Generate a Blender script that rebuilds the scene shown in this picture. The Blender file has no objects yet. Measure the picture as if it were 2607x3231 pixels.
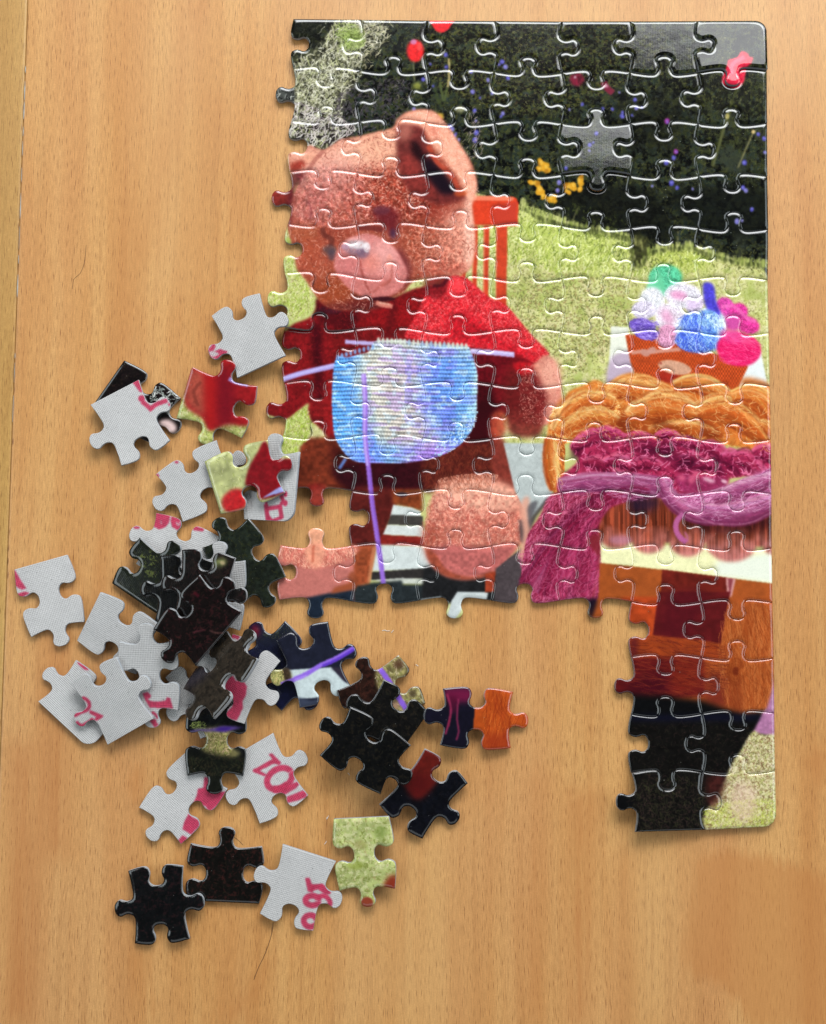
import bpy, math, random
import numpy as np
from mathutils import Matrix, Vector

# ----------------------------------------------------------------------------- camera, world, lights
MM = 0.001
T = 1.9                                   # thickness of the puzzle board in mm
sc = bpy.context.scene
COL = sc.collection
CAM_C = np.array([52.0497, -218.0859, 406.906 + T])          # mm, table surface is z = 0
CAM_R = np.array([[0.9998617, -0.011151, 0.0123365],
                  [0.0121517, 0.9963698, -0.0842594],
                  [-0.0113521, 0.0843976, 0.9963675]])
FPX, CX, CY = 3600.0, 1303.5, 1615.5

cam = bpy.data.cameras.new("camera")
cam.sensor_fit = 'HORIZONTAL'
cam.sensor_width = 36.0
cam.lens = FPX / 2607.0 * 36.0
cam.clip_start = 0.01
cam.clip_end = 50.0
camo = bpy.data.objects.new("camera", cam)
COL.objects.link(camo)
m4 = np.eye(4)
m4[:3, :3] = CAM_R
m4[:3, 3] = CAM_C * MM
camo.matrix_world = Matrix(m4.tolist())
sc.camera = camo

world = bpy.data.worlds.new("World")
sc.world = world
world.use_nodes = True
bg = world.node_tree.nodes["Background"]
bg.inputs[0].default_value = (0.86, 0.93, 1.0, 1)
bg.inputs[1].default_value = 0.07

def area(name, loc, target, sx, sy, power, color):
    l = bpy.data.lights.new(name, 'AREA')
    l.shape = 'RECTANGLE'
    l.size, l.size_y = sx, sy
    l.energy = power
    l.color = color
    o = bpy.data.objects.new(name, l)
    COL.objects.link(o)
    o.location = loc
    d = Vector(target) - Vector(loc)
    o.rotation_euler = d.to_track_quat('-Z', 'Y').to_euler()
    return o

area("window_light", (0.28, 0.82, 0.895), (0.16, 0.0, 0.895), 1.4, 1.04, 26.0, (0.965, 0.98, 1.0))
area("bright_pane_light", (0.30, 0.80, 0.76), (0.16, -0.1, 0.5), 1.0, 0.34, 13.0, (0.95, 0.98, 1.0))

area("left_fill_light", (-0.95, -0.12, 0.90), (0.0, -0.14, 0.60), 1.3, 0.58, 8.2, (0.86, 0.96, 1.0))  # added side fill that brightens the piece rims; no window known here
area("right_fill_light", (1.12, -0.12, 0.90), (0.1, -0.14, 0.60), 1.3, 0.58, 8.2, (0.86, 0.96, 1.0))  # matching fill added on the right for the rims, not an actual window
area("room_fill_light", (0.08, -1.15, 0.80), (0.08, -0.2, 0.55), 1.5, 0.45, 2.4, (0.88, 0.95, 1.0))

sc.view_settings.view_transform = 'Standard'
sc.view_settings.look = 'None'
sc.view_settings.exposure = -0.28
sc.view_settings.gamma = 1.0

rng = np.random.RandomState(7)

# ----------------------------------------------------------------------------- coordinates read off the photograph, put on real planes
ZO = {0: (0, 0, 1.0), 'q': (840, 0, 2.17), 7: (1840, 1900, 2.48), 8: (250, 880, 2.48), 9: (0, 1500, 2.8933), 10: (350, 1580, 2.8933),
      11: (400, 2050, 2.8933), 12: (850, 1900, 2.0424), 13: (330, 2500, 1.8274), 14: (330, 1900, 4.783), 15: (100, 2000, 4.1333),
      16: (560, 1900, 4.34), 17: (760, 1930, 4.34), 20: (0, 0, 1.9289), 21: (0, 2400, 1.9289), 22: (1500, 2331, 1.5682), 'd': (0, 0, 1 / 1.5017)}

def nat(z, pts):
    ox, oy, s = ZO[z]
    a = np.atleast_2d(np.array(pts, float))
    return np.stack([ox + a[:, 0] / s, oy + a[:, 1] / s], 1)

def to_plane(px, zmm):
    """photo pixel -> world mm on the horizontal plane z = zmm (zmm may be an array)"""
    px = np.atleast_2d(np.array(px, float))
    d = np.stack([(px[:, 0] - CX) / FPX, -(px[:, 1] - CY) / FPX, -np.ones(len(px))], 1) @ CAM_R.T
    t = (np.asarray(zmm) - CAM_C[2]) / d[:, 2]
    return CAM_C[:2] + d[:, :2] * t[:, None]

# ----------------------------------------------------------------------------- materials
def new_mat(name):
    m = bpy.data.materials.new(name)
    m.use_nodes = True
    nt = m.node_tree
    nt.nodes.clear()
    out = nt.nodes.new('ShaderNodeOutputMaterial')
    b = nt.nodes.new('ShaderNodeBsdfPrincipled')
    nt.links.new(b.outputs[0], out.inputs[0])
    return m, nt, b

def N(nt, t, **kw):
    n = nt.nodes.new(t)
    for k, v in kw.items():
        setattr(n, k, v)
    return n

def math_n(nt, op, a, b=None, c=None, clamp=False):
    n = N(nt, 'ShaderNodeMath', operation=op, use_clamp=clamp)
    for i, v in enumerate((a, b, c)):
        if v is None:
            continue
        if isinstance(v, (int, float)):
            n.inputs[i].default_value = v
        else:
            nt.links.new(v, n.inputs[i])
    return n.outputs[0]

def mix_c(nt, f, a, b, mode='MIX'):
    n = N(nt, 'ShaderNodeMix', data_type='RGBA', blend_type=mode)
    for sock, v in ((n.inputs[0], f), (n.inputs[6], a), (n.inputs[7], b)):
        if isinstance(v, (int, float)):
            sock.default_value = v
        elif isinstance(v, tuple):
            sock.default_value = (*v, 1) if len(v) == 3 else v
        else:
            nt.links.new(v, sock)
    return n.outputs[2]

def ramp(nt, f, stops):
    n = N(nt, 'ShaderNodeValToRGB')
    e = n.color_ramp.elements
    while len(e) < len(stops):
        e.new(0.5)
    for i, (p, c) in enumerate(stops):
        e[i].position = p
        e[i].color = (*c, 1) if len(c) == 3 else c
    nt.links.new(f, n.inputs[0])
    return n.outputs[0]

def noise(nt, vec, scale, detail=2.0, rough=0.5, dist=0.0):
    n = N(nt, 'ShaderNodeTexNoise')
    nt.links.new(vec, n.inputs['Vector'])
    n.inputs['Scale'].default_value = scale
    n.inputs['Detail'].default_value = detail
    n.inputs['Roughness'].default_value = rough
    n.inputs['Distortion'].default_value = dist
    return n

def mapped(nt, vec, scale, loc=(0, 0, 0), rot=(0, 0, 0)):
    n = N(nt, 'ShaderNodeMapping')
    nt.links.new(vec, n.inputs['Vector'])
    n.inputs['Scale'].default_value = scale
    n.inputs['Location'].default_value = loc
    n.inputs['Rotation'].default_value = rot
    return n.outputs[0]

def wood_material(name, tint, use_stain):
    m, nt, b = new_mat(name)
    tc = N(nt, 'ShaderNodeTexCoord')
    mm = mapped(nt, tc.outputs['Object'], (1000, 1000, 1000))
    # slight sideways drift of the grain
    drift = noise(nt, mapped(nt, mm, (0.012, 0.004, 1)), 1.0, 2.0)
    sep = N(nt, 'ShaderNodeSeparateXYZ')
    nt.links.new(mm, sep.inputs[0])
    xw = math_n(nt, 'ADD', sep.outputs[0], math_n(nt, 'MULTIPLY', math_n(nt, 'SUBTRACT', drift.outputs[0], 0.5), 11.0))
    comb = N(nt, 'ShaderNodeCombineXYZ')
    nt.links.new(xw, comb.inputs[0]); nt.links.new(sep.outputs[1], comb.inputs[1])
    v = comb.outputs[0]
    bands = noise(nt, mapped(nt, v, (0.050, 0.0032, 1)), 1.0, 5.0, 0.62, 0.15)
    base = ramp(nt, bands.outputs[0], [(0.28, (0.52, 0.270, 0.105)), (0.45, (0.59, 0.340, 0.145)), (0.56, (0.64, 0.400, 0.185)),
                                       (0.75, (0.67, 0.440, 0.205))])
    # second, pinkish broad variation
    pink = noise(nt, mapped(nt, v, (0.028, 0.0045, 1), loc=(31, 7, 0)), 1.0, 2.0)
    base = mix_c(nt, math_n(nt, 'MULTIPLY', math_n(nt, 'SUBTRACT', pink.outputs[0], 0.42), 1.5, clamp=True), base, (0.61, 0.365, 0.205))
    # growth lines
    lines = noise(nt, mapped(nt, v, (0.42, 0.010, 1)), 1.0, 3.0, 0.6)
    base = mix_c(nt, math_n(nt, 'MULTIPLY', math_n(nt, 'SUBTRACT', lines.outputs[0], 0.52), 1.6, clamp=True), base, (0.40, 0.205, 0.085))
    # fibre
    fib = noise(nt, mapped(nt, v, (2.6, 0.22, 1)), 1.0, 3.0, 0.65)
    base = mix_c(nt, 1.0, base, ramp(nt, fib.outputs[0], [(0.3, (0.84, 0.82, 0.80)), (0.7, (1.13, 1.14, 1.15))]), 'MULTIPLY')
    speck = noise(nt, mapped(nt, mm, (2.2, 1.9, 1)), 1.0, 2.0, 0.7)
    base = mix_c(nt, 1.0, base, ramp(nt, speck.outputs[0], [(0.3, (0.92, 0.90, 0.87)), (0.7, (1.07, 1.09, 1.12))]), 'MULTIPLY')
    # short dark ray flecks, two layers
    for (sx, sy, hx, hy, off, amt) in ((0.60, 0.235, 0.10, 1.35, 0.0, 1.1), (0.47, 0.16, 0.085, 1.9, 57.3, 0.9)):
        sv = mapped(nt, v, (sx, sy, 1), loc=(off, off * 0.7, 0))
        vo = N(nt, 'ShaderNodeTexVoronoi', feature='F1', voronoi_dimensions='2D')
        nt.links.new(sv, vo.inputs['Vector'])
        vo.inputs['Scale'].default_value = 1.0
        vo.inputs['Randomness'].default_value = 1.0
        dv = N(nt, 'ShaderNodeVectorMath', operation='SUBTRACT')
        nt.links.new(sv, dv.inputs[0]); nt.links.new(vo.outputs['Position'], dv.inputs[1])
        s2 = N(nt, 'ShaderNodeVectorMath', operation='MULTIPLY')
        nt.links.new(dv.outputs[0], s2.inputs[0])
        s2.inputs[1].default_value = (1 / (sx * hx), 1 / (sy * hy), 0)
        ln = N(nt, 'ShaderNodeVectorMath', operation='LENGTH')
        nt.links.new(s2.outputs[0], ln.inputs[0])
        inside = math_n(nt, 'SUBTRACT', 1.25, ln.outputs['Value'], clamp=True)
        sc3 = N(nt, 'ShaderNodeSeparateColor')
        nt.links.new(vo.outputs['Color'], sc3.inputs[0])
        f = math_n(nt, 'MULTIPLY', inside, math_n(nt, 'MULTIPLY', sc3.outputs[0], amt), clamp=True)
        base = mix_c(nt, f, base, (0.20, 0.070, 0.018))
    if use_stain:
        at = N(nt, 'ShaderNodeAttribute', attribute_name='stain')
        sp = N(nt, 'ShaderNodeSeparateColor')
        nt.links.new(at.outputs['Color'], sp.inputs[0])
        edge = noise(nt, mapped(nt, mm, (0.55, 0.030, 1)), 1.0, 4.0, 0.65)
        # red channel: darker wet stain, green: paler patch, blue: warm orange streak
        st = math_n(nt, 'ADD', sp.outputs[0], math_n(nt, 'MULTIPLY', math_n(nt, 'SUBTRACT', edge.outputs[0], 0.5), 0.95))
        st = ramp(nt, st, [(0.30, (0, 0, 0)), (0.62, (1, 1, 1))])
        base = mix_c(nt, math_n(nt, 'MULTIPLY', st, 0.58), base, (0.50, 0.235, 0.085))
        base = mix_c(nt, math_n(nt, 'MULTIPLY', sp.outputs[1], 0.55), base, (0.66, 0.47, 0.27))
        bl = math_n(nt, 'MULTIPLY', sp.outputs[2], math_n(nt, 'MULTIPLY', edge.outputs[0], 1.5), clamp=True)
        base = mix_c(nt, math_n(nt, 'MULTIPLY', bl, 0.85), base, (0.47, 0.205, 0.075))
    base = mix_c(nt, 1.0, base, tint, 'MULTIPLY')
    nt.links.new(base, b.inputs['Base Color'])
    b.inputs['Roughness'].default_value = 0.42
    b.inputs['Specular IOR Level'].default_value = 0.45
    bump = N(nt, 'ShaderNodeBump')
    bump.inputs['Strength'].default_value = 0.25
    bump.inputs['Distance'].default_value = 0.00006
    nt.links.new(fib.outputs[0], bump.inputs['Height'])
    nt.links.new(bump.outputs[0], b.inputs['Normal'])
    return m

def print_material(name, img):
    """glossy laminated front print with a faint linen emboss"""
    m, nt, b = new_mat(name)
    tex = N(nt, 'ShaderNodeTexImage', image=img, interpolation='Linear')
    nt.links.new(tex.outputs[0], b.inputs['Base Color'])
    tc = N(nt, 'ShaderNodeTexCoord')
    mm = mapped(nt, tc.outputs['Object'], (1000, 1000, 1000))
    sep = N(nt, 'ShaderNodeSeparateXYZ')
    nt.links.new(mm, sep.inputs[0])
    sx = math_n(nt, 'SINE', math_n(nt, 'MULTIPLY', sep.outputs[0], 2 * math.pi / 0.62))
    n1 = noise(nt, mm, 0.55, 3.0, 0.6)
    n2 = noise(nt, mm, 0.12, 1.0)
    hgt = math_n(nt, 'ADD', math_n(nt, 'MULTIPLY', sx, 0.004), math_n(nt, 'ADD', math_n(nt, 'MULTIPLY', n1.outputs[0], 0.030),
                                                                    math_n(nt, 'MULTIPLY', n2.outputs[0], 0.10)))
    bump = N(nt, 'ShaderNodeBump')
    bump.inputs['Strength'].default_value = 0.55
    bump.inputs['Distance'].default_value = 0.001
    nt.links.new(hgt, bump.inputs['Height'])
    nt.links.new(bump.outputs[0], b.inputs['Normal'])
    b.inputs['Roughness'].default_value = 0.115
    b.inputs['Specular IOR Level'].default_value = 0.75
    return m

def back_material(name, img):
    """grey linen-embossed card with red numerals, matt"""
    m, nt, b = new_mat(name)
    tex = N(nt, 'ShaderNodeTexImage', image=img, interpolation='Linear')
    tc = N(nt, 'ShaderNodeTexCoord')
    mm = mapped(nt, tc.outputs['Object'], (1000, 1000, 1000))
    sep = N(nt, 'ShaderNodeSeparateXYZ')
    nt.links.new(mm, sep.inputs[0])
    sx = math_n(nt, 'SINE', math_n(nt, 'MULTIPLY', sep.outputs[0], 2 * math.pi / 0.60))
    sy = math_n(nt, 'SINE', math_n(nt, 'MULTIPLY', sep.outputs[1], 2 * math.pi / 0.66))
    wob = noise(nt, mm, 0.9, 2.0)
    hgt = math_n(nt, 'ADD', math_n(nt, 'MULTIPLY', sx, 0.055), math_n(nt, 'MULTIPLY', sy, 0.035))
    hgt = math_n(nt, 'ADD', hgt, math_n(nt, 'MULTIPLY', wob.outputs[0], 0.08))
    bump = N(nt, 'ShaderNodeBump')
    bump.inputs['Strength'].default_value = 0.8
    bump.inputs['Distance'].default_value = 0.001
    nt.links.new(hgt, bump.inputs['Height'])
    nt.links.new(bump.outputs[0], b.inputs['Normal'])
    nt.links.new(tex.outputs[0], b.inputs['Base Color'])
    b.inputs['Roughness'].default_value = 0.62
    b.inputs['Specular IOR Level'].default_value = 0.3
    return m

def plain_material(name, col, rough=0.7, spec=0.3, var=0.12, scale=1.2):
    m, nt, b = new_mat(name)
    tc = N(nt, 'ShaderNodeTexCoord')
    mm = mapped(nt, tc.outputs['Object'], (1000, 1000, 1000))
    n = noise(nt, mm, scale, 3.0, 0.6)
    lo = tuple(c * (1 - var) for c in col); hi = tuple(min(1, c * (1 + var)) for c in col)
    nt.links.new(ramp(nt, n.outputs[0], [(0.3, lo), (0.7, hi)]), b.inputs['Base Color'])
    b.inputs['Roughness'].default_value = rough
    b.inputs['Specular IOR Level'].default_value = spec
    return m

# ----------------------------------------------------------------------------- table
def add_mesh(name, verts, faces, mats, parent=None, smooth=None, midx=None, uvs=None):
    me = bpy.data.meshes.new(name)
    me.from_pydata([tuple(v) for v in verts], [], [tuple(f) for f in faces])
    for m in mats:
        me.materials.append(m)
    if midx is not None:
        me.polygons.foreach_set('material_index', np.array(midx, np.int32))
    if smooth is not None:
        me.polygons.foreach_set('use_smooth', np.array(smooth, bool))
    if uvs is not None:
        uvl = me.uv_layers.new(name='UVMap')
        li = np.zeros(len(me.loops), np.int32)
        me.loops.foreach_get('vertex_index', li)
        uvl.data.foreach_set('uv', np.asarray(uvs, np.float32)[li].ravel())
    me.update()
    o = bpy.data.objects.new(name, me)
    COL.objects.link(o)
    if parent is not None:
        o.parent = parent
    return o

def in_poly(pts, poly):
    x, y = pts[..., 0], pts[..., 1]
    ins = np.zeros(x.shape, bool)
    n = len(poly)
    for i in range(n):
        x0, y0 = poly[i]; x1, y1 = poly[(i + 1) % n]
        if y0 == y1:
            continue
        c = ((y0 > y) != (y1 > y)) & (x < (x1 - x0) * (y - y0) / (y1 - y0) + x0)
        ins ^= c
    return ins

E0 = to_plane(nat(0, [(94, 0)]), 0)[0]
E1 = to_plane(nat(0, [(24, 1500)]), 0)[0]
EM = to_plane(nat(0, [(-6, 2750)]), 0)[0]

def edge_x(y):
    """left border of the veneered top, a straight line in mm"""
    a = (EM[0] - E0[0]) / (EM[1] - E0[1])
    return E0[0] + a * (y - E0[1])

def build_table():
    wood = wood_material("beech_veneer", (0.94, 0.79, 0.585), True)
    lip = wood_material("beech_lipping", (0.80, 0.77, 0.50), False)
    ys = np.concatenate([[-900], np.arange(-470, 91, 4.0), [600]])
    us = np.concatenate([np.arange(0, 345, 4.0), [800]])
    V = np.array([(edge_x(y) + u, y, 0.0) for y in ys for u in us])
    nx = len(us)
    F = [(j * nx + i, j * nx + i + 1, (j + 1) * nx + i + 1, (j + 1) * nx + i) for j in range(len(ys) - 1) for i in range(nx - 1)]
    nv = len(V)
    # rounded left arris and underside so that the board is solid
    prof = [(0.0, 0.0), (-0.5, -0.10), (-0.8, -0.45), (-0.9, -0.9)]
    rows = []
    VV = V.tolist()
    for j in (0, len(ys) - 1):
        base = len(VV)
        rows.append(base)
        for dx, dz in prof:
            VV.append([edge_x(ys[j]) + dx, ys[j], dz])
    F2 = list(F)
    for k in range(len(prof) - 1):
        F2.append((rows[0] + k, rows[1] + k, rows[1] + k + 1, rows[0] + k + 1)[::-1])
    b0 = len(VV)
    for (x, y) in ((edge_x(-900) - 0.9, -900), (edge_x(-900) + 800, -900), (edge_x(600) + 800, 600), (edge_x(600) - 0.9, 600)):
        VV.append([x, y, -25.0])
    F2.append((b0, b0 + 3, b0 + 2, b0 + 1))
    o = add_mesh("table_top", np.array(VV) * MM, F2, [wood])
    o['kind'] = 'structure'
    o['label'] = "beech veneered table top with vertical grain under the jigsaw"
    # stains: colour attribute painted from shapes traced on the photograph
    xy = np.array(VV)[:, :2]
    st = np.zeros((len(VV), 4), np.float32); st[:, 3] = 1
    def soft(poly, ch, amt, blur):
        P = to_plane(nat(*poly), 0)
        d = np.full(len(xy), 1e9)
        n = len(P)
        for i in range(n):
            a, b_ = P[i], P[(i + 1) % n]
            ab = b_ - a
            t = np.clip(((xy - a) @ ab) / (ab @ ab + 1e-9), 0, 1)
            d = np.minimum(d, np.linalg.norm(xy - (a + t[:, None] * ab), axis=1))
        s = np.where(in_poly(xy, P), d, -d)
        st[:, ch] = np.maximum(st[:, ch], amt * np.clip(0.5 + s / (2 * blur), 0, 1))
    soft((22, [(1100, 590), (1240, 560), (1480, 600), (1750, 700), (1750, 1420), (1370, 1420), (1300, 1290), (1190, 1180), (1070, 1160), (1030, 1060),
               (1060, 880), (1080, 720)]), 0, 1.0, 7)
    soft((22, [(1700, 30), (1750, 0), (1750, 260), (1700, 230), (1640, 120)]), 0, 0.9, 5)
    soft((21, [(800, 0), (870, 30), (850, 200), (800, 300), (760, 160)]), 0, 0.85, 4)
    soft((21, [(730, 1140), (1000, 1100), (960, 1280), (960, 1420), (1030, 1610), (900, 1610), (800, 1450)]), 0, 0.55, 8)
    soft((21, [(1600, 1180), (1720, 1150), (1600, 1450), (1480, 1610), (1120, 1610), (1400, 1440)]), 0, 0.60, 7)
    # orange streaks
    for P_, a in (((0, [(700, 2700), (760, 2700), (770, 3231), (700, 3231)]), .5), ((0, [(30, 2350), (110, 2350), (120, 3231), (0, 3231)]), .9), ((0, [(150, 1800), (215, 1800), (220, 2700), (130, 2700)]), .8),
                  ((0, [(1790, 2500), (1880, 2500), (1860, 3231), (1790, 3231)]), .9), ((0, [(1690, 2450), (1720, 2450), (1700, 3231), (1660, 3231)]), .8),
                  ((0, [(300, 1500), (330, 1500), (340, 2300), (280, 2300)]), .6), ((0, [(380, 0), (450, 0), (440, 1300), (340, 1300)]), .35),
                  ((0, [(600, 0), (640, 0), (470, 800), (400, 900)]), .5), ((0, [(660, 300), (720, 300), (820, 840), (780, 840)]), .45),
                  ((0, [(1950, 2700), (2000, 2700), (1990, 3231), (1950, 3231)]), .5), ((0, [(2480, 300), (2530, 300), (2607, 1100), (2550, 1000)]), .35)):
        soft(P_, 2, a, 5)
    for P_, a in (((0, [(900, 0), (2607, 0), (2607, 400), (900, 60)]), .5), ((0, [(480, 100), (640, 100), (600, 900), (480, 900)]), .5), ((22, [(760, 480), (1080, 520), (1040, 860), (960, 1400), (760, 1400)]), .5),
                  ((0, [(1150, 2650), (1500, 2600), (1480, 3231), (1100, 3231)]), .35)):
        soft(P_, 1, a, 12)
    att = o.data.color_attributes.new('stain', 'FLOAT_COLOR', 'POINT')
    att.data.foreach_set('color', st.ravel())
    # lipping strip to the left, a little lower and rounded over
    pr = [(-0.92, -25.0), (-0.92, -1.1), (-1.2, -0.55), (-2.0, -0.35), (-16, -0.7), (-40, -3.0), (-46, -6.0), (-48, -25.0)]
    VV, F = [], []
    for y in (-900, -470, -200, 90, 600):
        for dx, dz in pr:
            VV.append((edge_x(y) + dx, y, dz))
    n = len(pr)
    for j in range(4):
        for k in range(n - 1):
            F.append((j * n + k, j * n + k + 1, (j + 1) * n + k + 1, (j + 1) * n + k)[::-1])
    l = add_mesh("edge_strip", np.array(VV) * MM, F, [lip], parent=o, smooth=[1] * len(F))
    # thin broken line of pale glue and chipped lacquer in the joint
    glue = plain_material("pale_glue", (0.42, 0.40, 0.36), 0.6)
    VV, F = [], []
    y = -18.0
    while y > -150:
        ln = rng.uniform(2, 10); w = rng.uniform(0.08, 0.30)
        if rng.rand() < 0.75:
            k = 6
            for i in range(k):
                yy = y - ln * i / (k - 1)
                ww = w * (0.35 + 0.65 * math.sin(math.pi * i / (k - 1))) * rng.uniform(.7, 1.2)
                x = edge_x(yy) - 0.75
                VV += [(x - ww, yy, -0.36), (x, yy, 0.02 + 0.06 * ww), (x + ww, yy, -0.06)]
            b0 = len(VV) - 3 * k
            for i in range(k - 1):
                for c in (0, 1):
                    a = b0 + 3 * i + c
                    F.append((a, a + 3, a + 4, a + 1))
        y -= ln + rng.uniform(0.3, 6)
    add_mesh("glue_line", np.array(VV) * MM, F, [glue], parent=o, smooth=[1] * len(F))

build_table()
# ----------------------------------------------------------------------------- flat print: painted with numpy on in-memory images
PPM = 5.0

def vnoise(h, w, sx, sy=None, r=rng):
    """smooth value noise 0..1, feature size sx, sy in canvas px"""
    sy = sy or sx
    gh, gw = int(h / sy) + 3, int(w / sx) + 3
    g = r.rand(gh, gw)
    y = np.arange(h) / sy; x = np.arange(w) / sx
    yi = y.astype(int); xi = x.astype(int)
    fy = (y - yi); fx = (x - xi)
    fy = fy * fy * (3 - 2 * fy); fx = fx * fx * (3 - 2 * fx)
    a = g[yi][:, xi]; b = g[yi][:, xi + 1]; c = g[yi + 1][:, xi]; d = g[yi + 1][:, xi + 1]
    return (a * (1 - fx) + b * fx) * (1 - fy[:, None]) + (c * (1 - fx) + d * fx) * fy[:, None]

def smooth_closed(P, k=5):
    P = np.asarray(P, float); n = len(P); out = []
    for i in range(n):
        p0, p1, p2, p3 = P[i - 1], P[i], P[(i + 1) % n], P[(i + 2) % n]
        for t in np.arange(k) / k:
            out.append(0.5 * ((2 * p1) + (-p0 + p2) * t + (2 * p0 - 5 * p1 + 4 * p2 - p3) * t * t + (-p0 + 3 * p1 - 3 * p2 + p3) * t ** 3))
    return np.array(out)

def smooth_open(P, k=6):
    P = np.asarray(P, float); n = len(P); out = []
    for i in range(n - 1):
        p0, p1, p2, p3 = P[max(i - 1, 0)], P[i], P[i + 1], P[min(i + 2, n - 1)]
        for t in np.arange(k) / k:
            out.append(0.5 * ((2 * p1) + (-p0 + p2) * t + (2 * p0 - 5 * p1 + 4 * p2 - p3) * t * t + (-p0 + 3 * p1 - 3 * p2 + p3) * t ** 3))
    out.append(P[-1])
    return np.array(out)

def boxblur(m, r):
    r = int(round(r))
    if r < 1:
        return m
    for ax in (0, 1):
        for _ in (0, 1):
            pad = [(0, 0), (0, 0)]; pad[ax] = (r + 1, r)
            c = np.cumsum(np.pad(m, pad, mode='edge'), axis=ax)
            n = m.shape[ax]
            hi = np.take(c, np.arange(n) + 2 * r + 1, axis=ax); lo = np.take(c, np.arange(n), axis=ax)
            m = (hi - lo) / (2 * r + 1)
    return m

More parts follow.
